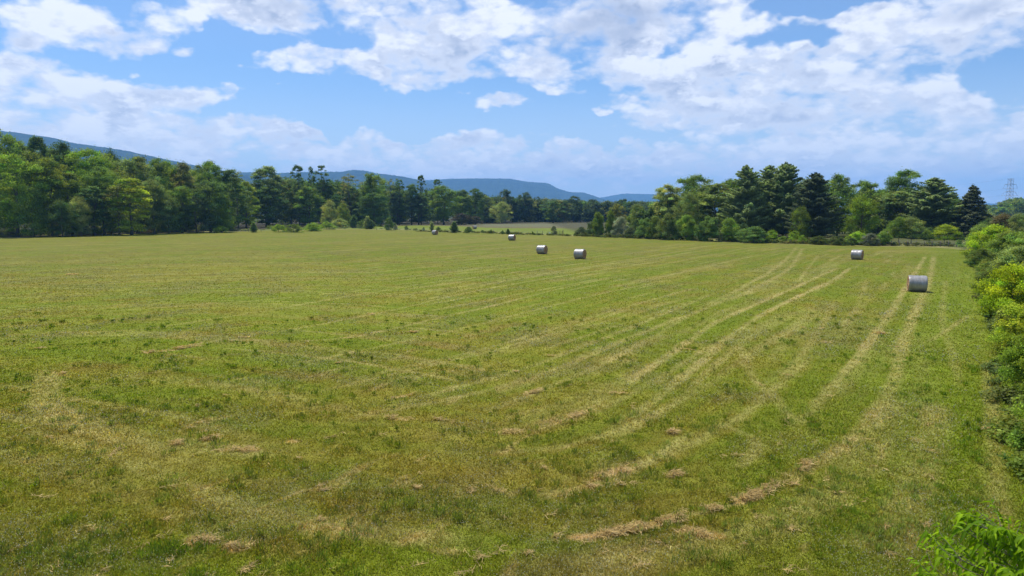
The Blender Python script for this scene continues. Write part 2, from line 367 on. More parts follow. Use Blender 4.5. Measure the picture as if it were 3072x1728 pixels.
def ground_col(n):
    P = gcoord(n); a = attr(n)
    f = n.noise(P, 14.0, 5, .7); g = n.noise(P, 2.1, 5, .65); q = n.noise(P, 0.45, 4, .6)
    v = n.m('MULTIPLY', n.mr(f, .25, .75, .45, 1.5, 'LINEAR'), n.mr(g, .3, .7, .78, 1.22, 'LINEAR'))
    v = n.m('MULTIPLY', v, n.mr(q, .3, .7, .9, 1.1, 'LINEAR'))
    return n.vm('SCALE', a, scale=v)
M_ground = pbr('field ground', ground_col, .95, (lambda n: n.noise(gcoord(n), 9.0, 5, .7), .8, .06), .1)
def leafmat(name, trans=.35, rough=.6, useobj=True, spec=.07):
    m, n, out = new_mat(name); c = attr(n)
    if useobj:
        oi = n.new('ShaderNodeObjectInfo'); c = n.mix(1.0, c, oi.outputs['Color'], 'MULTIPLY')
    p = n.new('ShaderNodeBsdfPrincipled'); n.put(p.inputs['Base Color'], c); p.inputs['Roughness'].default_value = rough
    p.inputs['Specular IOR Level'].default_value = spec
    t = n.new('ShaderNodeBsdfTranslucent'); n.put(t.inputs[0], n.mix(1.0, c, (1.25, 1.2, .55), 'MULTIPLY'))
    ms = n.new('ShaderNodeMixShader'); ms.inputs[0].default_value = trans
    n.l.new(p.outputs[0], ms.inputs[1]); n.l.new(t.outputs[0], ms.inputs[2]); n.l.new(ms.outputs[0], out.inputs[0]); return m
M_leaf = leafmat('foliage', .46); M_grass = leafmat('grass blades', .42, .7, False, .15)
M_needle = leafmat('needles', .30, .7)
def barkc(base):
    def f(n):
        P = n.new('ShaderNodeTexCoord').outputs['Object']
        return n.mix(n.noise(n.vm('MULTIPLY', P, (3, 3, .6)), 3, 5, .7), tuple(c*.5 for c in base), tuple(c*1.5 for c in base))
    return f
M_bark = pbr('bark', barkc((.12, .10, .08)), .95)

# ------------------------------------------------------------------ ground sheet
def build_ground():
    nt = 760; th = np.linspace(-R(46), R(46), nt); th = np.concatenate([np.linspace(-math.pi, -R(46), 60)[:-1], th, np.linspace(R(46), math.pi, 60)[1:-1]])
    rr = np.concatenate([[0.01, 3], np.geomspace(8, 560, 900), np.geomspace(600, 13000, 26)])
    T, Rr = np.meshgrid(th, rr); X = np.sin(T)*Rr; Y = np.cos(T)*Rr
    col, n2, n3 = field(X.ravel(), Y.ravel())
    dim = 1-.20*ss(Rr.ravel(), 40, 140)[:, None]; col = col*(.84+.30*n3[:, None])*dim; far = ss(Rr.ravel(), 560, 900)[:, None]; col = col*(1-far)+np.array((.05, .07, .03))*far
    Z = ((n3-.5)*.05+(n2-.5)*.10)*ss(Rr.ravel(), 600, 300)
    Z = Z-0.05
    V = np.stack([X.ravel(), Y.ravel(), Z], 1); nr, nc = X.shape
    i = np.arange(nr-1)[:, None]*nc; j = np.arange(nc)[None, :]; j2 = (j+1) % nc
    Fc = np.stack([i+j, i+nc+j, i+nc+j2, i+j2], -1).reshape(-1, 4)
    Fc = Fc[:, ::-1]
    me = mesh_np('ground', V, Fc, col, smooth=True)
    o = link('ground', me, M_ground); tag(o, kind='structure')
build_ground()

# ------------------------------------------------------------------ grass
def build_grass(n=1000000):
    py = rng.uniform(712, 1990, n); px = rng.uniform(-420, 3500, n)
    dx = (px-1536)/F; dy = (864-py)/F
    ry = math.cos(PITCH)+dy*math.sin(PITCH); rz = -math.sin(PITCH)+dy*math.cos(PITCH); t = -H/rz
    X = dx*t; Y = ry*t
    ok = (Y < edge_y(X)+3) & (X < hedge_x(Y)+.8); X = X[ok]; Y = Y[ok]; n = len(X)
    col, n2, n3 = field(X, Y)
    r = np.hypot(X, Y)
    hgt = (0.036+.042*rng.random(n)**1.5)*(.6+.8*n2)*np.clip(r/25, .85, 1.0)*ss(r, 200, 45)
    cl = fbm(X/.28, Y/.28, 2, 77); hgt *= (.70+.60*ss(cl, .35, .72)); hgt *= 1+1.5*(rng.random(n) < .02)
    wd = np.clip(r*.00075, .006, .10)*(.6+.9*rng.random(n))
    a = rng.uniform(0, 2*math.pi, n); lean = rng.uniform(.1, 1.1, n); la = rng.uniform(0, 2*math.pi, n)
    zb = ((n3-.5)*.05+(n2-.5)*.10)-.055
    V = np.zeros((n, 3, 3), dtype=np.float32)
    V[:, 0] = np.stack([X-np.cos(a)*wd, Y-np.sin(a)*wd, zb], 1); V[:, 1] = np.stack([X+np.cos(a)*wd, Y+np.sin(a)*wd, zb], 1)
    V[:, 2] = np.stack([X+np.cos(la)*lean*hgt, Y+np.sin(la)*lean*hgt, zb+hgt], 1)
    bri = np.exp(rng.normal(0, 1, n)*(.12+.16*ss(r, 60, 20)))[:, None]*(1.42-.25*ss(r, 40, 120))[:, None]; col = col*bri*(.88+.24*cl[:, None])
    dry = rng.random(n) < .10; col[dry] = col[dry]*.4+np.array((.40, .33, .15))*.75
    col[:, 0] *= rng.uniform(.88, 1.15, n)
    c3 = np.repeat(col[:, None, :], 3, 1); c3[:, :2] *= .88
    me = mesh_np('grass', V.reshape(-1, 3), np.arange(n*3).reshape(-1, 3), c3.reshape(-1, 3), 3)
    o = link('mown_grass', me, M_grass); tag(o, 'short mown hayfield grass with pale wheel tracks', 'grass', kind='stuff')
    # white clover heads in the cool green patches
    m = 60000; py = rng.uniform(800, 1990, m); px = rng.uniform(-420, 3500, m)
    dx = (px-1536)/F; dy = (864-py)/F
    ry = math.cos(PITCH)+dy*math.sin(PITCH); rz = -math.sin(PITCH)+dy*math.cos(PITCH); t = -H/rz; X = dx*t; Y = ry*t
    k = fbm(X/3.2, Y/3.2, 4, 5)*.5+fbm(X/2.4, Y/2.4, 4, 41)*.5+rng.normal(0, .03, m)
    ok = (k > .55) & (Y < edge_y(X)) & (X < hedge_x(Y)-.3); X = X[ok]; Y = Y[ok]; m = len(X); r = np.hypot(X, Y)
    s = np.clip(r*.0006, .009, .03)*rng.uniform(.6, 1.3, m)
    base = np.array([[0,0,1],[0,0,-1],[1,0,0],[-1,0,0],[0,1,0],[0,-1,0]], dtype=np.float32)
    tri = np.array([[0,2,4],[0,4,3],[0,3,5],[0,5,2],[1,4,2],[1,3,4],[1,5,3],[1,2,5]])
    V = base[None]*s[:, None, None]+np.stack([X, Y, rng.uniform(.02, .06, m)], 1)[:, None, :]
    Fc = (tri[None]+np.arange(m)[:, None, None]*6).reshape(-1, 3)
    cc = np.ones((m*6, 3))*np.array((.50, .50, .42))
    me = mesh_np('clover', V.reshape(-1, 3), Fc, cc, 3)
    o = link('clover_flowers', me, M_grass); tag(o, 'tiny white clover heads dotted through the grass', 'clover', kind='stuff')
build_grass()
def blades(name, X, Y, z0, L, wd, rise, col, label, cat, yaw=None):
    n = len(X); a = rng.uniform(0, 2*math.pi, n) if yaw is None else yaw; z0 = z0+np.zeros(n)
    dx, dy = np.cos(a)*L, np.sin(a)*L; ox, oy = -np.sin(a)*wd, np.cos(a)*wd
    V = np.zeros((n, 4, 3), dtype=np.float32); z1 = np.maximum(z0+rise, .0)
    V[:, 0] = np.stack([X-ox, Y-oy, z0], 1); V[:, 1] = np.stack([X+ox, Y+oy, z0+wd*.8], 1)
    V[:, 2] = np.stack([X+dx+ox, Y+dy+oy, z1+wd*.8], 1); V[:, 3] = np.stack([X+dx-ox, Y+dy-oy, z1], 1)
    o = link(name, mesh_np(name, V.reshape(-1, 3), np.arange(n*4).reshape(-1, 4), np.repeat(col, 4, 0)), M_grass); return tag(o, label, cat, kind='stuff')
def loose_hay():
    XX = []; YY = []; HH = []; WW = []
    def put(cx, cy, vx, vy, L, wv, n, h):
        u = rng.normal(0, .52, n); v = rng.normal(0, .45, n)
        x = cx+vx*u*L-vy*v*wv; y = cy+vy*u*L+vx*v*wv
        k = fbm(x/.35, y/.35, 3, 91)+.25*fbm(x/1.3, y/1.3, 2, 95) > .60; XX.append(x[k]); YY.append(y[k]); HH.append(np.full(k.sum(), h))
    for (x, y, rx, ry, tilt, st) in TP:
        cx, cy = gp(x*K, y*K); ey = abs(gp(x*K, (y-ry)*K)[1]-cy); sx, sy = gp((x+rx)*K, (y+tilt*rx)*K); vx, vy = sx-cx, sy-cy; L = math.hypot(vx, vy)
        n = int(min(6000, 2000*L*max(ey*.55, .2)*st)*min(1, 30/cy)+120); put(cx, cy, vx/L, vy/L, L, max(ey*.55, .18), n, .05)
    P = cr(pline([(1330,1356),(1400,1352),(1500,1345),(1590,1332),(1680,1308),(1760,1285),(1850,1262),(1950,1215),(2040,1160)]), 16)
    for i in range(len(P)-1):
        d = P[i+1]-P[i]; l = np.hypot(*d); put(P[i][0], P[i][1], d[0]/l, d[1]/l, l*1.6, .09+.10*abs(math.sin(i*.9)), int(750*l*(.35+.65*abs(math.sin(i*.37)))), .06)
    for i in range(190):      # small wisps all over the near field
        x, y = gp(rng.uniform(-300, 2950), rng.uniform(980, 1900)); a = rng.uniform(0, 3.14); put(x, y, math.cos(a), math.sin(a), rng.uniform(.08, .6), rng.uniform(.03, .10), int(rng.uniform(8, 80)), .02)
    X = np.concatenate(XX); Y = np.concatenate(YY); h = np.concatenate(HH); n = len(X)
    c = np.array((.45, .335, .14))*np.exp(rng.normal(0, .28, n))[:, None]*np.array((1, 1, 1))+rng.normal(0, .012, (n, 1))*np.array((1, .2, -1))
    blades('loose_hay', X, Y, rng.random(n)*h+.005, rng.uniform(.05, .20, n), rng.uniform(.0025, .006, n)*np.clip(np.hypot(X, Y)/16, 1, 4), rng.normal(0, .02, n), np.clip(c, .03, .9), 'loose tan hay left in wisps and streaks on the cut grass', 'hay')
    # coarser leafy tufts that the mower left
    m = 3000; px = rng.uniform(-300, 3000, m); py = 940+rng.random(m)*1000; G = np.array([gp(a, b) for a, b in zip(px, py)])
    k = (fbm(G[:, 0]/2.2, G[:, 1]/2.2, 3, 101) > .5) & (G[:, 0] < hedge_x(G[:, 1])-.5); G = G[k]; m = len(G); q = 26
    sz = rng.uniform(.04, .13, m); X = np.repeat(G[:, 0], q)+rng.normal(0, 1, m*q)*np.repeat(sz, q); Y = np.repeat(G[:, 1], q)+rng.normal(0, 1, m*q)*np.repeat(sz, q)
    base, _, _ = field(G[:, 0], G[:, 1]); hue = rng.random(m)[:, None]
    c = np.repeat(base*(.85+.35*hue)*np.array((.80, 1.05, .8)), q, 0)*np.exp(rng.normal(0, .2, m*q))[:, None]
    hh = np.repeat(rng.uniform(.05, .13, m), q)
    blades('grass_tufts', X, Y, 0.0, hh*rng.uniform(.3, .9, m*q), rng.uniform(.004, .009, m*q)*np.clip(np.hypot(X, Y)/18, 1, 3), hh, c, 'coarse dark green tufts standing up from the mown grass', 'grass')
loose_hay()

# ------------------------------------------------------------------ foliage builders
def cards(P, Nn, size, r, tint, asp=.62):
    """leaf-like rhombus cards at P facing Nn"""
    n = len(P); Nn = Nn/np.maximum(np.linalg.norm(Nn, axis=1, keepdims=True), 1e-6)
    q = r.normal(size=(n, 3)); u = np.cross(Nn, q); u /= np.maximum(np.linalg.norm(u, axis=1, keepdims=True), 1e-6); v = np.cross(Nn, u)
    s = (size*r.uniform(.6, 1.35, n))[:, None]
    V = np.stack([P-u*s, P-v*s*asp, P+u*s, P+v*s*asp], 1).astype(np.float32)
    return V.reshape(-1, 3), np.repeat(tint, 4, 0)
def finish(name, Vs, Ts):
    V = np.concatenate(Vs); T = np.concatenate(Ts); return mesh_np(name, V, np.arange(len(V)).reshape(-1, 4), T)
PROF = {
 'oak':    lambda t: np.clip((.62+.75*t)*(t < .5)+(t >= .5)*np.sqrt(np.clip(1-((t-.5)/.53)**2.2, 0, 1)), 0, 1),
 'tall':   lambda t: np.clip((.7+.6*t)*(t < .5)+(t >= .5)*np.clip(1-((t-.5)/.55)**1.8, 0, 1)**.6, 0, 1),
 'round':  lambda t: np.sqrt(np.clip(1-(2*t-.75)**2/1.6, 0, 1)),
 'shrub':  lambda t: np.sqrt(np.clip(1-t*t, 0, 1))*.95+.05,
 'cone':   lambda t: (1-t)**.8+.03,
}
def crown(rs, Ht, Wd, base, prof, nclump, nleaf, leaf, clump, sparse=0, flat=.95, tintvar=.22, lobes=1):
    r = np.random.default_rng(rs); P = []; Nn = []; T = []; cents = []
    ph = r.uniform(0, 6.28, 6); am = r.uniform(.05, .20, 6)*lobes
    hc = Ht-base; tries = 0
    while len(cents) < nclump and tries < 20000:
        tries += 1
        t = r.random()**.85; a = r.uniform(0, 2*np.pi)
        lob = 1+sum(am[k]*np.sin((k+1)*a+ph[k]+t*3) for k in range(4))
        Rm = PROF[prof](t)*Wd/2*lob
        rad = Rm*(.35+.65*r.random()**.45)
        crr = clump*Wd*r.uniform(.55, 1.25)
        c = np.array((np.cos(a)*max(rad-crr*.5, 0), np.sin(a)*max(rad-crr*.5, 0), base+hc*t*(1-crr*.35/hc)))
        if sparse and any(np.linalg.norm((c-q[0])*np.array((1, 1, 1.2))) < sparse*(crr+q[1]) for q in cents[-40:]): continue
        cents.append((c, crr))
    m = max(20, nleaf//max(len(cents), 1))
    for c, crr in cents:
        k = int(m*r.uniform(.6, 1.4)*(crr/(clump*Wd))**1.5)+10
        d = r.normal(size=(k, 3)); d /= np.linalg.norm(d, axis=1, keepdims=True)
        d[:, 2] = np.where(d[:, 2] < -.25, -d[:, 2]*.8, d[:, 2])
        rad = crr*(r.random(k)**.33)*(1+.25*r.normal(size=k))
        # uneven outline: small sub-lumps
        sub = 1+.35*np.sin(d[:, 0]*5+c[0]*3)*np.sin(d[:, 1]*5+c[1])*np.sin(d[:, 2]*6+c[2]*2)
        p = c+d*(rad*sub)[:, None]*np.array((1, 1, flat))
        nn = d*.7+r.normal(size=(k, 3))*.55+np.array((0, 0, .35))
        br = np.exp(r.normal(0, tintvar)); hue = r.normal(0, .07)
        lv = np.exp(r.normal(0, .20, k))[:, None]
        T.append(np.array((br*(1+hue*1.4), br, br*(1-hue)))[None]*lv); P.append(p); Nn.append(nn)
    P = np.concatenate(P); Nn = np.concatenate(Nn); T = np.concatenate(T)
    P[:, 2] = np.maximum(P[:, 2], .03)
    V, T4 = cards(P, Nn, leaf, r, T); return [V], [T4], cents
def extent(V):
    r = np.hypot(V[:, 0], V[:, 1]); return 2*np.percentile(r, 96.5), np.percentile(V[:, 2], 99.8)
def trunk_mesh(name, rs, Ht, cents, r0, top=.75, nl=14, lean=.03):
    r = np.random.default_rng(rs+999); mb = MB()
    pts = []; rad = []; n = 9; px = py = 0
    for i in range(n):
        t = i/(n-1); px += r.normal()*lean*Ht/n*2; py += r.normal()*lean*Ht/n*2
        pts.append((px*t, py*t, Ht*top*t-.3*(i == 0))); rad.append(r0*((1-t)**.8*.85+.12)*(1.5 if i == 0 else 1))
    mb.tube(pts, rad, 8)
    idx = r.permutation(len(cents))[:nl]
    for i in idx:
        c = cents[i][0]; zt = min(max(c[2]*r.uniform(.55, .8), Ht*.12), Ht*top*.95); t = zt/(Ht*top)
        k = min(int(t*(n-1)), n-2); a = Vector(pts[k]).lerp(Vector(pts[k+1]), t*(n-1)-k)
        e = Vector(c); mid = a.lerp(e, .5)+Vector((r.normal()*.03, r.normal()*.03, .02))*Ht*.5
        rr = r0*(1-t*.8)*.45
        mb.tube([a, mid, e], [rr, rr*.6, rr*.2], 5, False)
    return mb.mesh(name, True)
PR = {}
def deciduous(key, rs, Ht, Wd, base, prof, nclump, nleaf, leaf, clump, r0, **kw):
    nl = kw.pop('nl', 16); top = kw.pop('top', .8)
    V, T, cents = crown(rs, Ht, Wd, base, prof, nclump, nleaf, leaf, clump, **kw)
    we, he = extent(np.concatenate(V))
    PR[key] = dict(H=he, W=we, crown=finish(key+' crown', V, T), trunk=trunk_mesh(key+' trunk', rs, Ht, cents, r0, top, nl), mat=M_leaf)
for i in range(4): deciduous('oak%d' % i, 10+i, 24, 15, 1.6, 'oak', 110, 32000, .20, .115, .38)
for i in range(4): deciduous('tall%d' % i, 20+i, 26, 10, 1.2, 'tall', 110, 28000, .19, .13, .32)
for i in range(4): deciduous('sparse%d' % i, 30+i, 26, 10, 5, 'tall', 110, 16000, .17, .085, .26, sparse=.28, nl=60)
for i in range(2): deciduous('thin%d' % i, 36+i, 24, 8, 6, 'tall', 60, 3600, .17, .12, .2, nl=50, top=.95)
for i in range(4): deciduous('round%d' % i, 40+i, 12, 11, .3, 'round', 80, 24000, .13, .14, .2)
for i in range(4): deciduous('shrub%d' % i, 50+i, 3.2, 4.4, 0, 'shrub', 50, 12000, .07, .15, .06, top=.6)
for i in range(4): deciduous('bush%d' % i, 60+i, 4.2, 5.0, 0, 'shrub', 90, 36000, .062, .12, .07, top=.6, tintvar=.28)
for i in range(2): deciduous('small%d' % i, 70+i, 7, 6.5, 1.3, 'round', 55, 15000, .09, .15, .09)
def conifer(key, rs, Ht, Wd, base, nwh, per, leaf, droop, up, dens, broad=.75, r0=.3, irregular=.2):
    r = np.random.default_rng(rs); P = []; Nn = []; T = []; mb = MB()
    mb.tube([(0, 0, -.3), (0, 0, Ht*.5), (0, 0, Ht*.97)], [r0, r0*.6, .03], 7)
    for i in range(nwh):
        t = i/(nwh-1); z = base+(Ht-base)*t**.95
        Rm = Wd/2*((1-t)**broad)*min(1, .75+t*2)+.25
        for k in range(per):
            a = r.uniform(0, 2*np.pi); L = Rm*r.uniform(1-irregular*2, 1+irregular)
            z0 = z+r.normal()*.2; n = 4; d2 = np.array((np.cos(a), np.sin(a)))
            zs = droop*L; pe = np.array((*(d2*L), z0+up*L-zs))
            mb.tube([(0, 0, z0), (*(d2*L*.5), z0+up*L*.35-zs*.3), tuple(pe)], [.05, .03, .012], 4, False)
            br = np.exp(r.normal(0, .22)); m = int(dens*L)
            s = r.random(m)**.6
            x = s*L; lat = r.normal(size=m)*.16*L*(1.15-s)*1.1+r.normal(size=m)*.12
            zc = z0+np.where(s < .5, s*2*(up*L*.35-zs*.3), (up*L*.35-zs*.3)+(s-.5)*2*(up*L-zs-(up*L*.35-zs*.3)))
            p = np.stack([d2[0]*x-d2[1]*lat, d2[1]*x+d2[0]*lat, zc+r.normal(size=m)*.12+s*.1], 1)
            P.append(p); Nn.append(np.array((d2[0]*.25, d2[1]*.25, 1.0))+r.normal(size=(m, 3))*.55)
            T.append(np.ones((m, 3))*br*np.exp(r.normal(0, .2, m))[:, None]*(.85+.3*s[:, None]))
    P = np.concatenate(P); V, T4 = cards(P, np.concatenate(Nn), leaf, r, np.concatenate(T), .35)
    we, he = extent(V)
    PR[key] = dict(H=he, W=we*.95, crown=finish(key+' crown', [V], [T4]), trunk=mb.mesh(key+' trunk'), mat=M_needle)
for i in range(3): conifer('pine%d' % i, 80+i, 20, 11, 1.2, 38, 9, .17, .05, .36, 150, .55, .3, .30)
conifer('spruce0', 90, 14, 8.5, .6, 34, 9, .2, .32, .22, 55, .85, .22, .12)
conifer('cedar0', 91, 3.2, 2.0, .1, 22, 9, .075, .05, .5, 90, .7, .05, .2)
conifer('cedar1', 92, 3.2, 2.2, .1, 22, 9, .075, .05, .5, 90, .5, .05, .25)

cnt = {}
def T(key, px, top, wpx, d, col, label, name, cat='tree', group=None, sink=0, rot=None, parts=('crown', 'trunk')):
    """plants a tree whose crown top is seen at (px, top) at distance d, wpx wide in the photo"""
    p = PR[key]; x, y, z = at(px, top, d); sc = d/F/math.cos(PITCH)
    r = empty(name, (x, y, -sink)); tag(r, label, cat, group)
    r.rotation_euler.z = rot if rot is not None else rng.uniform(0, 6.28)
    sxy = wpx*sc/p['W']; sz = max(z+sink, .5)/p['H']; r.scale = (sxy, sxy, sz)
    o = link(parts[0], p['crown'], p['mat'], r); o.color = (*(np.array(col)*(1.25 if key[:4] == 'bush' else 1.0)), 1)
    link(parts[1], p['trunk'], M_bark, r); return r
BR = (.122, .188, .026); MID = (.085, .135, .030); DK = (.060, .100, .034); GR = (.105, .140, .055); OL = (.098, .132, .022); YG = (.165, .215, .024)
PL = (.165, .200, .085); BN = (.115, .128, .052); PI = (.125, .165, .088); BL = (.045, .078, .045); SP = (.065, .078, .055); WH = (.42, .45, .34)
DKF = (.045, .072, .045)
BR, MID, DK, GR, OL, YG, PL, BN, PI, BL, SP, DKF = [tuple(c*f for c, f in zip(q, (2.0, 1.95, 1.5))) for q in (BR, MID, DK, GR, OL, YG, PL, BN, PI, BL, SP, DKF)]
GL = 'trees of the wood on the left'; GM = 'trees of the wood left of centre'; GR_ = 'trees of the wood on the right'
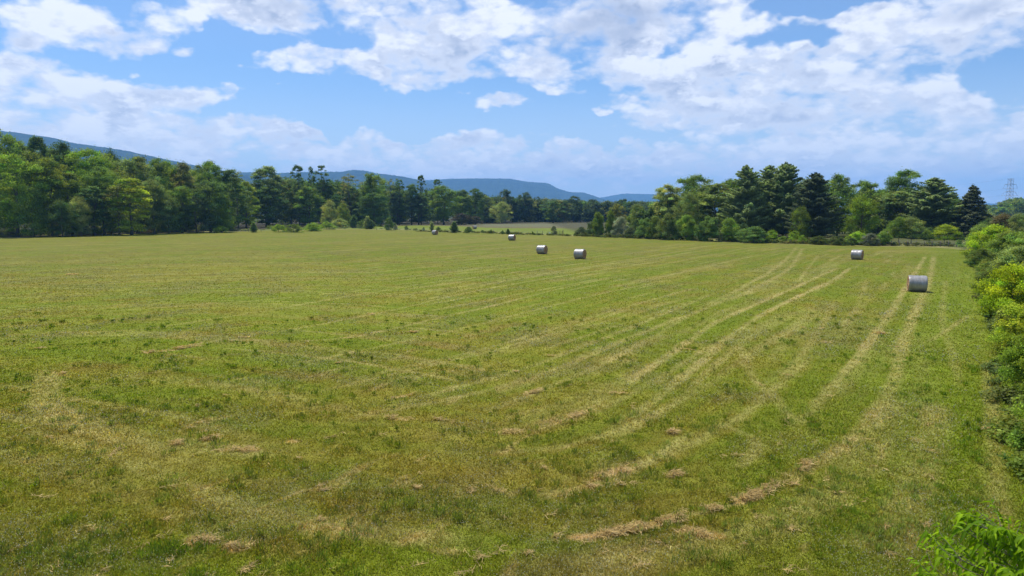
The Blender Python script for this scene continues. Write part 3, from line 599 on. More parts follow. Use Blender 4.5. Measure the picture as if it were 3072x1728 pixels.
TREES = [
 # left wood, x, top, width, distance
 ('oak0', 35, 467, 165, 197, BR, 'big bright green tree at the left end of the wood front', 'broadleaf_tree', GL),
 ('oak1', -10, 388, 130, 225, MID, 'tallest green tree cut off by the left picture edge', 'broadleaf_tree', GL),
 ('tall1', 55, 425, 70, 228, MID, 'green treetop behind the big bright green tree', 'broadleaf_tree', GL),
 ('tall0', 103, 412, 78, 232, DK, 'tall dark treetop against the mountain, second peak from the left', 'broadleaf_tree', GL),
 ('oak2', 140, 476, 105, 202, OL, 'dark olive tree right of the big bright green tree', 'broadleaf_tree', GL),
 ('tall2', 186, 427, 74, 230, DK, 'dark ragged treetop left of the wide bright green crown', 'broadleaf_tree', GL),
 ('oak3', 262, 448, 130, 222, BR, 'wide bright green crown at the top of the left wood', 'broadleaf_tree', GL),
 ('round1', 332, 448, 66, 262, BL, 'dark bluish rounded treetop standing behind the left wood', 'broadleaf_tree', GL),
 ('oak0', 300, 500, 100, 212, MID, 'mid green tree below the dark bluish rounded treetop', 'broadleaf_tree', GL),
 ('oak1', 400, 470, 120, 232, GR, 'grey green broad crown in the middle of the left wood', 'broadleaf_tree', GL),
 ('tall3', 385, 535, 88, 212, YG, 'yellow green layered tree at the edge of the left wood', 'broadleaf_tree', GL),
 ('thin0', 348, 552, 62, 208, BN, 'thin grey brown tree left of the yellow green layered one', 'broadleaf_tree', GL),
 ('round0', 236, 590, 72, 201, PL, 'pale green small tree leaning out of the left wood', 'small_tree', GL),
 ('tall0', 205, 520, 80, 206, OL, 'dull olive tree behind the pale green small tree', 'broadleaf_tree', GL),
 ('tall1', 275, 560, 70, 206, DK, 'dark narrow tree between the two pale green small trees', 'broadleaf_tree', GL),
 ('oak2', 480, 477, 90, 245, MID, 'green crown touching the foot of the mountain slope', 'broadleaf_tree', GL),
 ('oak3', 455, 540, 90, 222, GR, 'grey green full tree beside the yellow green layered tree', 'broadleaf_tree', GL),
 ('tall2', 545, 488, 66, 248, BN, 'brownish tall crown left of the domed treetop', 'broadleaf_tree', GL),
 ('oak1', 625, 484, 96, 262, MID, 'domed treetop highest in the middle of the wood', 'broadleaf_tree', GL),
 ('oak0', 540, 560, 92, 232, MID, 'mid green tree standing over the fence posts', 'broadleaf_tree', GL),
 ('oak2', 625, 542, 100, 240, DK, 'dark green broad tree below the domed treetop', 'broadleaf_tree', GL),
 ('tall3', 683, 510, 72, 262, DK, 'dark tree at the left side of the gap in the wood', 'broadleaf_tree', GL),
 ('thin1', 708, 508, 44, 285, GR, 'thin grey treetop beside the gap in the wood', 'broadleaf_tree', GL),
 ('tall0', 733, 545, 50, 300, YG, 'bright yellow green tree seen in the gap of the wood', 'broadleaf_tree', GL),
 ('round2', 90, 560, 100, 194, MID, 'low dark leafy tree in front of the dark olive tree', 'small_tree', GL),
 ('round3', 180, 600, 90, 196, DK, 'low dark tree left of the leaning pale green one', 'small_tree', GL),
 ('round0', 500, 590, 90, 226, DK, 'low dark tree near the first fence posts', 'small_tree', GL),
 ('round1', 585, 590, 100, 234, DKF, 'low very dark tree right above the fence posts', 'small_tree', GL),
 ('round2', 660, 585, 90, 244, MID, 'low green tree just left of the gap in the wood', 'small_tree', GL),
 # middle wood
 ('tall1', 800, 500, 84, 330, GR, 'tall grey green tree right of the gap in the wood', 'broadleaf_tree', GM),
 ('oak3', 795, 560, 100, 322, DK, 'dark broad tree at the front right of the gap', 'broadleaf_tree', GM),
 ('sparse0', 893, 496, 50, 335, DK, 'open crowned tree with sky showing through its top', 'broadleaf_tree', GM),
 ('oak0', 870, 540, 86, 338, GR, 'grey green crown under the open crowned tree', 'broadleaf_tree', GM),
 ('sparse1', 932, 500, 26, 345, DK, 'slim wispy treetop between two open crowned trees', 'broadleaf_tree', GM),
 ('oak1', 925, 560, 80, 330, MID, 'green tree above the pale scrub left of centre', 'broadleaf_tree', GM),
 ('sparse2', 967, 497, 60, 340, DK, 'tall dark open tree second to rise over the ridge', 'broadleaf_tree', GM),
 ('tall2', 970, 545, 64, 342, DK, 'dark full crown under the tall dark open tree', 'broadleaf_tree', GM),
 ('round3', 988, 600, 56, 318, PL, 'pale yellowish small tree in front of the dark wood', 'small_tree', GM),
 ('round0', 1028, 610, 48, 316, OL, 'brown olive small tree beside the pale yellowish one', 'small_tree', GM),
 ('thin0', 1046, 522, 62, 345, BN, 'grey brown thin crown left of the rounded green tree', 'broadleaf_tree', GM),
 ('tall3', 1050, 560, 62, 350, DK, 'dark tree under the grey brown thin crown', 'broadleaf_tree', GM),
 ('oak2', 1117, 521, 78, 350, MID, 'rounded green tree standing out in the middle wood', 'broadleaf_tree', GM),
 ('oak3', 1120, 580, 92, 338, DK, 'dark full tree in front of the rounded green tree', 'broadleaf_tree', GM),
 ('thin1', 1172, 536, 30, 372, GR, 'nearly bare grey treetop right of the rounded green tree', 'broadleaf_tree', GM),
 ('sparse3', 1196, 537, 34, 372, DK, 'narrow broken treetop left of the tall lone one', 'broadleaf_tree', GM),
 ('tall0', 1190, 580, 62, 375, DKF, 'bluish dark crown below the narrow broken treetop', 'broadleaf_tree', GM),
 ('tall1', 1233, 553, 40, 380, DK, 'small dark crown just left of the tall lone treetop', 'broadleaf_tree', GM),
 ('sparse0', 1262, 526, 34, 382, DK, 'tall lone treetop with clustered leaves against the far ridge', 'broadleaf_tree', GM),
 ('oak1', 1255, 590, 66, 380, DKF, 'dark tree at the foot of the tall lone treetop', 'broadleaf_tree', GM),
 ('sparse1', 1312, 538, 40, 392, DK, 'wispy treetop above the last big dark green tree', 'broadleaf_tree', GM),
 ('oak0', 1330, 558, 92, 385, MID, 'last big dark green tree of the middle wood', 'broadleaf_tree', GM),
 ('oak2', 1385, 570, 60, 400, DK, 'dark tree right of the last big green one', 'broadleaf_tree', GM),
 ('oak3', 1427, 566, 52, 412, DK, 'dark sloping crown where the wood drops lower', 'broadleaf_tree', GM),
 ('round3', 1385, 640, 60, 372, (.085,.075,.05), 'purplish brown low tree near the far bale', 'small_tree', GM),
 ('round1', 1425, 648, 45, 374, (.085,.078,.05), 'purplish brown bush right of the far bale', 'small_tree', GM),
 ('round2', 1505, 605, 66, 425, PL, 'pale green rounded tree at the front of the far wood', 'small_tree', GM),
 ('oak1', 1460, 588, 50, 440, GR, 'greyish crown left of the pale rounded tree', 'broadleaf_tree', GM),
 # emergent far wood
 ('oak2', 1516, 568, 34, 470, DKF, 'dark mushroom shaped treetop over the far wood', 'broadleaf_tree', GM),
 ('oak0', 1574, 577, 44, 470, DKF, 'broad dark treetop second to rise from the far wood', 'broadleaf_tree', GM),
 ('sparse2', 1612, 590, 26, 480, DKF, 'small open treetop right of the broad dark one', 'broadleaf_tree', GM),
 ('oak1', 1660, 603, 62, 440, DK, 'dark tree of the far wood whose trunk stands clear', 'broadleaf_tree', GM),
 ('oak3', 1722, 588, 44, 478, DKF, 'high dark treetop of the far wood above the gateway', 'broadleaf_tree', GM),
 ('tall2', 1775, 598, 40, 486, DKF, 'dark narrow treetop beneath the notch between the ridges', 'broadleaf_tree', GM),
 ('oak2', 1870, 597, 36, 486, DKF, 'last treetop rising from the far wood on the right', 'broadleaf_tree', GM),
 # right wood
 ('oak0', 1852, 612, 46, 232, BN, 'brownish tree behind the white flowering shrub', 'broadleaf_tree', GR_),
 ('round1', 1912, 612, 60, 218, GR, 'grey olive tree behind the right end of the white shrub', 'broadleaf_tree', GR_),
 ('oak1', 2003, 555, 100, 205, PL, 'pale green rounded tree at the left end of the right wood', 'broadleaf_tree', GR_),
 ('oak2', 2088, 526, 100, 222, MID, 'darker green crown rising behind the pale rounded tree', 'broadleaf_tree', GR_),
 ('round2', 2068, 578, 84, 190, GR, 'light olive tree in front of the darker green crown', 'broadleaf_tree', GR_),
 ('tall3', 2150, 552, 96, 192, GR, 'greyish fine leaved tree left of the tall pines', 'broadleaf_tree', GR_),
 ('oak3', 2192, 538, 70, 208, MID, 'green tree peeping out left of the first pine', 'broadleaf_tree', GR_),
 ('pine0', 2240, 500, 125, 182, PI, 'tall dark pine at the left of the pine group', 'pine_tree', GR_),
 ('pine1', 2310, 500, 120, 190, PI, 'pine squeezed between the first and the highest pine', 'pine_tree', GR_),
 ('pine2', 2358, 493, 130, 184, PI, 'highest pine in the middle of the pine group', 'pine_tree', GR_),
 ('pine0', 2448, 522, 130, 172, (.120,.155,.088), 'greyish pine at the right of the pine group', 'pine_tree', GR_),
 ('oak1', 2520, 524, 84, 205, MID, 'green crown just right of the greyish pine', 'broadleaf_tree', GR_),
 ('oak2', 2592, 542, 72, 208, MID, 'open green crown above the bright yellow green tree', 'broadleaf_tree', GR_),
 ('round0', 2590, 588, 110, 172, (.175,.26,.022), 'bright yellow green double tree in the right wood', 'broadleaf_tree', GR_),
 ('oak0', 2640, 580, 90, 200, MID, 'green tree filling the dip of the right wood', 'broadleaf_tree', GR_),
 ('oak3', 2718, 511, 120, 205, MID, 'high broad green tree left of the big dark pine', 'broadleaf_tree', GR_),
 ('tall1', 2700, 575, 80, 190, GR, 'olive green tree below the high broad one', 'broadleaf_tree', GR_),
 ('pine1', 2805, 536, 150, 182, PI, 'big dark pine right of the high broad green tree', 'pine_tree', GR_),
 ('round3', 2872, 615, 60, 186, GR, 'grey green tree between the big pine and the spruce', 'broadleaf_tree', GR_),
 ('spruce0', 2922, 560, 120, 176, SP, 'dark pointed spruce near the right edge', 'spruce_tree', GR_),
 ('small0', 2700, 650, 78, 156, MID, 'small open tree with thin trunk, left one of the pair', 'small_tree', GR_),
 ('small1', 2738, 652, 78, 154, GR, 'small grey green tree with two thin trunks and a shadow', 'small_tree', GR_),
 ('small0', 2782, 690, 34, 154, MID, 'tiny tree between the trunked pair and the yellow one', 'small_tree', GR_),
 ('small1', 2836, 673, 70, 152, YG, 'small bright yellow green tree standing by itself', 'small_tree', GR_),
 ('small0', 2875, 695, 34, 152, MID, 'tiny green tree touching the yellow green one', 'small_tree', GR_),
 ('small1', 2792, 682, 40, 168, DK, 'dark small tree under the big dark pine', 'small_tree', GR_),
 ('round1', 3012, 640, 80, 150, (.19,.165,.08), 'tan flowering tree beyond the spruce', 'small_tree', GR_),
 ('round2', 3062, 640, 80, 145, GR, 'grey green tree cut by the right edge under the pylon', 'small_tree', GR_),
 ('round3', 2968, 655, 60, 160, DK, 'dark tree at the right foot of the spruce', 'small_tree', GR_),
 ('round0', 2405, 620, 60, 166, (.14,.2,.03), 'small bright tree in front of the highest pine', 'small_tree', GR_),
]
for t in TREES:
    T(t[0], t[1], t[2], t[3]*{'o': 1.15, 't': 1.35, 's': 1.15, 'p': 1.08, 'r': 1.0}[t[0][0]] if t[0][:2] not in ('sm', 'sp') or t[0][:4] == 'spar' else t[3], t[4], t[5], t[6], t[7], 'tree', t[8])

# shrubs: key, x, top, bottom, width, colour, label
def dist_of(py): 
    return gp(1536, py)[1]
SH = [
 ('shrub0', 320, 622, 697, 84, PL, 'pale green bush below the left wood, left of two', 'shrub'),
 ('shrub1', 422, 640, 696, 74, GR, 'olive bush below the yellow green layered tree', 'shrub'),
 ('shrub2', 285, 676, 700, 46, (.16,.21,.03), 'bright low brambles left of the pale green bush', 'shrub'),
 ('shrub3', 365, 678, 698, 44, (.17,.22,.03), 'bright low brambles between the two pale bushes', 'shrub'),
 ('shrub0', 476, 668, 698, 30, OL, 'dark olive bush left of the fence posts', 'shrub'),
 ('shrub1', 515, 650, 690, 40, BR, 'light green leafy branchy bush over the first fence post', 'shrub'),
 ('shrub2', 600, 676, 692, 30, PL, 'small pale bush behind the fence posts', 'shrub'),
 ('shrub3', 665, 678, 698, 48, BR, 'yellowish green bush right of the fence posts', 'shrub'),
 ('cedar0', 760, 666, 697, 20, MID, 'small upright bush alone under the gap in the wood', 'shrub'),
 ('shrub0', 835, 672, 696, 50, BR, 'first of the bright scrub patches right of the gap', 'shrub'),
 ('shrub1', 880, 672, 697, 60, (.13,.19,.03), 'second low bright scrub patch, joined to the first', 'shrub'),
 ('shrub2', 935, 668, 693, 62, BR, 'bright scrub below the tall dark open tree', 'shrub'),
 ('shrub3', 1020, 655, 684, 56, PL, 'pale high scrub under the brown olive tree', 'shrub'),
 ('shrub0', 980, 664, 688, 54, BR, 'yellow green scrub between the bright and pale scrub', 'shrub'),
 ('cedar1', 1060, 645, 684, 24, DK, 'narrow dark cedar rising from the scrub', 'shrub'),
 ('shrub1', 1085, 662, 686, 34, DK, 'dark round bush between the two cedars', 'shrub'),
 ('cedar0', 1102, 648, 687, 22, PL, 'pale narrow cedar at the end of the scrub', 'shrub'),
 ('cedar1', 1112, 660, 687, 28, DK, 'dark cone shaped bush closing the scrub', 'shrub'),
 ('shrub2', 1167, 652, 690, 38, DK, 'large dark bush standing alone on the field edge', 'shrub'),
 ('shrub3', 1187, 672, 690, 14, WH, 'small white flowered bush beside the large dark one', 'shrub'),
 ('shrub0', 1219, 677, 690, 14, DK, 'knee high bush on the fence line, first right of the white one', 'shrub'),
 ('shrub1', 1247, 684, 691, 18, OL, 'low flat bush on the fence line left of the far bales', 'shrub'),
 ('shrub2', 1271, 681, 692, 10, DK, 'tiny dark bush left of the pale upright one', 'shrub'),
 ('cedar1', 1295, 665, 693, 15, PL, 'pale upright bush just behind the leftmost bale', 'shrub'),
 ('shrub3', 1315, 680, 694, 16, DK, 'dark low bush touching the leftmost bale', 'shrub'),
 ('cedar0', 1362, 664, 698, 24, DK, 'green cone shaped cedar between the two leftmost bales', 'shrub'),
 ('shrub0', 1405, 680, 699, 32, DK, 'wide dark bush below the far bale', 'shrub'),
 ('shrub1', 1447, 690, 699, 14, DK, 'ragged little bush right of the wide dark bush', 'shrub'),
 ('cedar1', 1473, 688, 700, 6, DK, 'tiny upright sprout on the fence line', 'shrub'),
 ('shrub2', 1508, 691, 702, 12, DK, 'left of two dark sprouts above the second bale', 'shrub'),
 ('cedar0', 1524, 686, 703, 12, DK, 'right of two dark sprouts above the second bale', 'shrub'),
 ('shrub3', 1598, 694, 704, 8, OL, 'weeds around the lone fence post', 'shrub'),
 ('shrub1', 1662, 677, 705, 26, (.16,.19,.11), 'grey white flowering bush at the gate', 'shrub'),
 ('shrub0', 1745, 680, 707, 44, (.09,.13,.05), 'low end bush of the right thicket beside the gateway', 'shrub'),
 ('shrub2', 1775, 662, 708, 56, (.10,.15,.05), 'second bush of the right thicket, sloping up', 'shrub'),
 ('bush1', 1795, 637, 709, 46, (.14,.2,.035), 'left one of two tall bright bushes in the right thicket', 'shrub'),
 ('bush0', 1832, 632, 710, 44, (.13,.19,.03), 'right one of two tall bright bushes in the right thicket', 'shrub'),
 ('bush2', 1862, 650, 711, 52, (.26,.29,.20), 'white flowering shrub of the right thicket', 'shrub'),
 ('shrub3', 1892, 680, 713, 40, (.13,.17,.08), 'pale green bush right under the white flowering shrub', 'shrub'),
 ('bush3', 1940, 655, 715, 64, DK, 'dark bush right of the white flowering shrub', 'shrub'),
 ('bush0', 1965, 650, 717, 50, (.12,.17,.035), 'green bush below the left side of the pale rounded tree', 'shrub'),
 ('bush1', 2005, 640, 719, 70, (.13,.17,.05), 'broad light bush below the pale rounded tree', 'shrub'),
 ('bush2', 2060, 645, 720, 74, MID, 'leafy green bush below the light olive tree', 'shrub'),
 ('shrub0', 2105, 690, 722, 44, (.2,.22,.14), 'whitish low bush in front of the right wood', 'shrub'),
 ('bush3', 2125, 650, 723, 76, DK, 'dark bush below the greyish fine leaved tree', 'shrub'),
 ('shrub1', 2160, 695, 724, 36, (.17,.2,.12), 'pale low bush left of the first pine foot', 'shrub'),
 ('bush0', 2190, 655, 724, 80, MID, 'green bush left of the foot of the first pine', 'shrub'),
 ('shrub2', 2212, 700, 725, 36, GR, 'small grey bush at the foot of the first pine', 'shrub'),
 ('bush1', 2262, 680, 728, 90, DK, 'dark bush under the first and second pine', 'shrub'),
 ('shrub3', 2318, 690, 725, 46, BR, 'bright green bush in the shade of the pines', 'shrub'),
 ('shrub0', 2385, 692, 728, 44, BR, 'bright pointed bush before the highest pine', 'shrub'),
 ('shrub1', 2350, 708, 728, 40, MID, 'low bush between two bright bushes under the pines', 'shrub'),
 ('shrub2', 2405, 705, 730, 34, BR, 'small round bright bush left of the long low hedge', 'shrub'),
 ('shrub3', 2458, 708, 733, 60, (.11,.15,.035), 'left section of the long low hedge under the greyish pine', 'shrub'),
 ('shrub0', 2510, 708, 735, 66, (.10,.14,.035), 'right section of the long low hedge under the greyish pine', 'shrub'),
 ('shrub1', 2555, 712, 737, 42, (.09,.14,.045), 'round green bush at the end of the low hedge', 'shrub'),
 ('bush3', 2575, 695, 734, 60, BR, 'leafy bush below the bright yellow green double tree', 'shrub'),
 ('bush2', 2612, 700, 737, 52, (.15,.17,.12), 'greyish white bush behind the second bale', 'shrub'),
 ('bush0', 2650, 695, 736, 52, MID, 'green bush left of the trunked pair of small trees', 'shrub'),
]
for (k, x, tp, bt, wd, col, lab, nm) in SH:
    T(k, x, tp, wd, dist_of(bt), col, lab, nm, 'bush', 'bushes along the field edges', parts=('foliage', 'stem'))

# the hedgerow on the right, near to far: key, x, top, base, width
HG = [
 ('bush0', 2945, 673, 752, 95, (.105,.14,.07), 'grey green bush at the far end of the right hedge', 'hedge_bush'),
 ('bush1', 2985, 675, 775, 125, (.21,.27,.025), 'tall yellow green bush at the far end of the right hedge', 'hedge_bush'),
 ('bush3', 2948, 745, 800, 80, (.075,.095,.04), 'dull bush at the foot of the tall yellow green bush', 'hedge_bush'),
 ('bush2', 3045, 695, 790, 130, (.12,.15,.05), 'olive bush behind the tall yellow green bush', 'hedge_bush'),
 ('bush3', 3062, 740, 850, 150, (.13,.155,.085), 'grey green bush between the two yellow green bushes', 'hedge_bush'),
 ('bush2', 2985, 800, 880, 90, (.07,.085,.04), 'dark twiggy bush on the near side of the yellow green one', 'hedge_bush'),
 ('bush0', 3045, 795, 960, 175, (.26,.30,.022), 'brightest yellow green bush of the right hedge', 'hedge_bush'),
 ('bush1', 3010, 880, 950, 80, (.10,.125,.035), 'dark bush at the foot of the brightest bush', 'hedge_bush'),
 ('bush3', 3095, 905, 1060, 175, (.15,.17,.03), 'dark green bush nearer than the brightest bush', 'hedge_bush'),
 ('bush2', 3140, 1000, 1200, 215, (.115,.15,.03), 'dark bush at the right picture edge halfway down', 'hedge_bush'),
 ('bush1', 3200, 1110, 1400, 250, (.09,.12,.03), 'shady bush cut by the right edge, above the sapling', 'hedge_bush'),
]
for (k, x, tp, bt, wd, col, lab, nm) in HG:
    T(k, x, tp, wd*1.1, dist_of(bt), tuple(c*f for c, f in zip(col, (1.15, 1.25, .8) if col[0] > .2 else (1.7, 1.85, .95))), lab, nm, 'bush', 'bushes of the hedge on the right', parts=('foliage', 'stem'))

# ------------------------------------------------------------------ masses: wood interiors, far wood, undergrowth
def mass(name, spots, label, cat, leaf=.34, per=1500, mat=None):
    Vs = []; Ts = []
    for i, (x, y, z, h, wd, prof, col, base) in enumerate(spots):
        V, Tt, _ = crown(2000+i*7+len(spots), h, wd, base, prof, max(10, int(per/70)), per, leaf, .17, lobes=1)
        we, he = extent(np.concatenate(V))
        for a, b in zip(V, Tt):
            a = a*np.array((wd/we, wd/we, h/he), dtype=np.float32)
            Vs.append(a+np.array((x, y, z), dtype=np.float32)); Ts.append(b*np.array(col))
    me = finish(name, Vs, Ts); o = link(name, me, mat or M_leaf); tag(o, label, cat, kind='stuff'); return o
sp = []
for i in range(125):      # behind the left front
    px = rng.uniform(-120, 760); d = np.interp(px, [0, 500, 760], [215, 250, 300])+rng.uniform(5, 70)
    tp = np.interp(px, [0, 100, 200, 300, 400, 500, 600, 700, 760], [425, 430, 440, 455, 478, 490, 500, 528, 600])+rng.uniform(0, 38)
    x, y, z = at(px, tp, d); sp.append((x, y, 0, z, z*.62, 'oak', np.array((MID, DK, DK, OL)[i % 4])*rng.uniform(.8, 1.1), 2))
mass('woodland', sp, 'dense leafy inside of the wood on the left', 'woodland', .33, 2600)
sp = []
for i in range(95):
    px = rng.uniform(770, 1470); d = np.interp(px, [770, 1470], [345, 440])+rng.uniform(0, 70)
    tp = np.interp(px, [770, 900, 1000, 1150, 1250, 1350, 1470], [528, 528, 538, 545, 556, 562, 584])+rng.uniform(0, 32)
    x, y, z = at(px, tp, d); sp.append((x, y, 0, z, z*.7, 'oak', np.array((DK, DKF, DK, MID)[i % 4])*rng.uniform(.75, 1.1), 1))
mass('woodland', sp, 'dark inside of the wood left of centre', 'woodland', .42, 2200)
sp = []
for i in range(170):
    px = rng.uniform(1380, 2040); d = 470+rng.uniform(0, 60)+(px < 1500)*-20
    tp = np.interp(px, [1380, 1500, 1700, 1960, 2040], [584, 588, 598, 603, 604])+abs(rng.normal(0, 6))
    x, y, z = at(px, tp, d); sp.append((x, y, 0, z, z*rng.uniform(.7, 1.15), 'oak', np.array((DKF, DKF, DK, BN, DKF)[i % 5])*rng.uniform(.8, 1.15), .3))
mass('far_woodland', sp, 'dark far wood closing the second field', 'woodland', .5, 2000)
sp = []
for i in range(85):
    px = rng.uniform(1900, 3100); d = rng.uniform(192, 235)
    tp = np.interp(px, [1930, 2000, 2100, 2200, 2300, 2500, 2650, 2720, 2850, 2950, 3100], [620, 570, 545, 525, 515, 535, 565, 535, 570, 640, 650])+rng.uniform(0, 38)
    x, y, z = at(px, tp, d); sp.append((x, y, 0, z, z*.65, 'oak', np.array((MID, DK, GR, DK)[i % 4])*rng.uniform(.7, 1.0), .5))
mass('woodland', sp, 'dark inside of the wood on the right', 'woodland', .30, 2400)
# low rough growth along the woods' feet and the hedge foot
sp = []
def low(pts, n, h, wd, cols, jit):
    P = pline(pts)
    for i in range(n):
        t = rng.random()*(len(P)-1); k = int(t); p = P[k]*(1-(t-k))+P[k+1]*(t-k)
        hh = h*rng.uniform(.5, 1.3)
        sp.append((p[0]+rng.normal()*.6, p[1]+jit*rng.random(), 0, hh, wd*rng.uniform(.6, 1.3), 'shrub', np.array(cols[i % len(cols)])*rng.uniform(.8, 1.2), 0))
low([(-100,600),(0,597),(210,590),(420,584)], 80, 1.3, 3.0, ((.12,.14,.04), (.16,.19,.04), (.15,.13,.06)), 5)
low([(420,583),(600,580),(800,576),(960,572)], 70, .8, 3.2, ((.16,.2,.04), (.2,.21,.07), (.14,.18,.035)), 14)
low([(660,577),(800,574),(960,570)], 45, 1.7, 3.6, ((.14,.20,.03), (.13,.18,.035)), 10)
low([(960,576),(1100,580),(1260,585),(1420,591)], 40, .45, 2.2, ((.16,.2,.04), (.19,.19,.06)), 2)
low([(1050,582),(1260,588),(1420,593),(1600,598)], 90, .55, 1.8, ((.12,.15,.03), (.19,.19,.06), (.10,.13,.03)), 2)
low([(1450,594),(1560,598),(1700,603),(1890,610)], 90, .9, 2.2, ((.09,.12,.03), (.12,.15,.04)), 3)
low([(1890,610),(2050,614),(2180,617),(2410,620)], 110, .7, 2.2, ((.13,.16,.04), (.10,.13,.035), (.17,.16,.06)), 4)
low([(-100,598),(0,595),(210,588),(420,581)], 60, 3.6, 4.5, ((.10,.14,.04), (.13,.18,.05), (.09,.12,.04)), 12)
low([(420,580),(540,577)], 20, 3.0, 4.5, ((.10,.14,.04), (.13,.18,.05)), 12)
mass('undergrowth', sp, 'rough grass, weeds and brambles along the far field edges', 'undergrowth', .10, 420)
sp = []
for i in range(260):
    Y = 8+rng.random()**1.3*105; X = hedge_x(Y)+rng.uniform(.1, 2.5)+.4
    sp.append((X, Y, 0, rng.uniform(.35, 1.3), rng.uniform(.9, 1.9), 'shrub', np.array(((.17,.24,.04), (.24,.28,.05), (.14,.18,.05))[i % 3]), 0))
for i in range(70):
    Y = 14+rng.random()**1.2*95; X = hedge_x(Y)+rng.uniform(2.2, 6)+.02*Y
    sp.append((X, Y, 0, rng.uniform(1.5, 2.8), rng.uniform(2.4, 4), 'shrub', np.array(((.18,.23,.06), (.14,.18,.05), (.22,.27,.08))[i % 3]), 0))
mass('hedge_undergrowth', sp, 'weeds and brambles along the foot of the right hedge', 'undergrowth', .055, 1700)

# ------------------------------------------------------------------ sapling in the lower right corner
def sapling():
    r = np.random.default_rng(5); x, y, z = at(3150, 1560, 7.3)
    root = empty('sapling', (x, y, 0)); tag(root, 'young leafy sapling with long drooping leaves in the lower right corner', 'tree')
    mb = MB(); top = 3.62
    mb.tube([(0, 0, -.1), (.05, .02, 1.5), (.0, 0, 2.8), (.03, 0, top-.4)], [.05, .04, .025, .008], 7)
    LV = []; LF = []; LC = []
    def leaf(p, d, L, droop, tw, c):
        d = d.normalized(); side = d.cross(Vector((0, 0, 1))).normalized(); b = len(LV); upv = side.cross(d)
        side = (side*math.cos(tw)+upv*math.sin(tw)); n = 6
        for i in range(n+1):
            t = i/n; q = p+d*L*t+Vector((0, 0, -droop*L*t*t))
            wv = .14*L*math.sin(math.pi*min(t**.75, 1))+.002
            up = side.cross(d).normalized()*wv*.35
            LV.extend([q-side*wv+up, q, q+side*wv+up]); LC.extend([c*.95, c*1.15, c])
        for i in range(n):
            k = b+i*3; LF.extend([(k, k+1, k+4, k+3), (k+1, k+2, k+5, k+4)])
    def twig(p0, d, L, rad):
        pts = [p0]; d = d.normalized(); n = 8
        for i in range(n):
            d = (d+Vector((r.normal()*.10, r.normal()*.10, .015-.05*i/n))).normalized(); pts.append(pts[-1]+d*L/n)
        mb.tube(pts, [rad*(1-.85*i/n) for i in range(n+1)], 5, False); return pts
    for i in range(40):
        zt = 1.9+(top-2.2)*(i/40)+r.normal()*.04; a = i*2.4+r.normal()*.2; L = (1.42-(zt-1.9)*.42)*r.uniform(.75, 1.15)
        pts = twig(Vector((0, 0, zt)), Vector((math.cos(a), math.sin(a), .42)), L, .014)
        subs = [pts]
        for k in (3, 4, 5, 6):
            s = r.choice((-1, 1)); dd = (pts[k+1]-pts[k]).normalized(); sd = dd.cross(Vector((0, 0, 1)))*s
            subs.append(twig(pts[k], dd*.7+sd*.8+Vector((0, 0, .1)), L*.45, .006))
        for q in subs:
            base = .45 if q is pts else .1
            for j in range(18):
                t = base+(1-base)*j/17; f = t*(len(q)-1); k = min(int(f), len(q)-2); p = q[k].lerp(q[k+1], f-k); dd = (q[k+1]-q[k]).normalized()
                s = 1 if j % 2 else -1; sd = dd.cross(Vector((0, 0, 1))).normalized()*s
                dr = dd*r.uniform(.1, 1.3)+sd*r.uniform(.2, 1.1)+Vector((r.normal()*.25, r.normal()*.25, r.uniform(-.9, .35)))
                g = r.random(); c = np.array((.10, .20, .008))*(1-g)+np.array((.27, .42, .010))*g
                leaf(p, dr, r.uniform(.075, .155), r.uniform(.3, 1.4), r.uniform(-1.0, 1.0), c*r.uniform(.8, 1.15))
    V = np.array([tuple(v) for v in LV]); me = mesh_np('sapling leaves', V, np.array(LF), np.array(LC), smooth=True)
    o = link('foliage', me, M_leaf, root); o.color = (1, 1, 1, 1)
    link('trunk', mb.mesh('sapling trunk', True), M_bark, root)
sapling()

# ------------------------------------------------------------------ hay bales
def wrapc(n):
    P = n.new('ShaderNodeTexCoord').outputs['Object']
    st = n.noise(n.vm('MULTIPLY', P, (14, .8, .8)), 2.5, 5, .7); bl = n.noise(P, 2.2, 5, .6); fi = n.noise(P, 34, 3, .7)
    c = n.mix(n.mr(st, .3, .7), (.15, .148, .146), (.42, .415, .41)); c = n.mix(n.mr(bl, .35, .7, 0, .5), c, (.16, .125, .09))
    return n.mix(n.mr(fi, .35, .65, 0, .35), c, (.34, .31, .26))
M_wrap = pbr('net wrap', wrapc, .33, (lambda n: n.noise(n.vm('MULTIPLY', n.new('ShaderNodeTexCoord').outputs['Object'], (8, 2, 2)), 6, 5, .7), .5, .02), .8)
def endc(n):
    P = n.new('ShaderNodeTexCoord').outputs['Object']; s = n.new('ShaderNodeSeparateXYZ'); n.put(s.inputs[0], P)
    rad = n.m('SQRT', n.m('ADD', n.m('POWER', s.outputs[1], 2.0), n.m('POWER', n.m('SUBTRACT', s.outputs[2], .72), 2.0)))
    ang = n.m('ARCTAN2', s.outputs[1], n.m('SUBTRACT', s.outputs[2], .72))
    sp_ = n.m('SINE', n.m('ADD', n.m('MULTIPLY', rad, 62.0), n.m('ADD', ang, n.m('MULTIPLY', n.noise(P, 5, 4, .6), 7.0))))
    c = n.mix(n.mr(sp_, -1.0, 1.0), (.30, .16, .075), (.58, .38, .21)); return n.mix(n.mr(n.noise(P, 22, 4, .7), .4, .7), c, (.20, .12, .06))
M_end = pbr('hay end', endc, .95, (lambda n: n.noise(n.new('ShaderNodeTexCoord').outputs['Object'], 18, 4, .7), .8, .04))
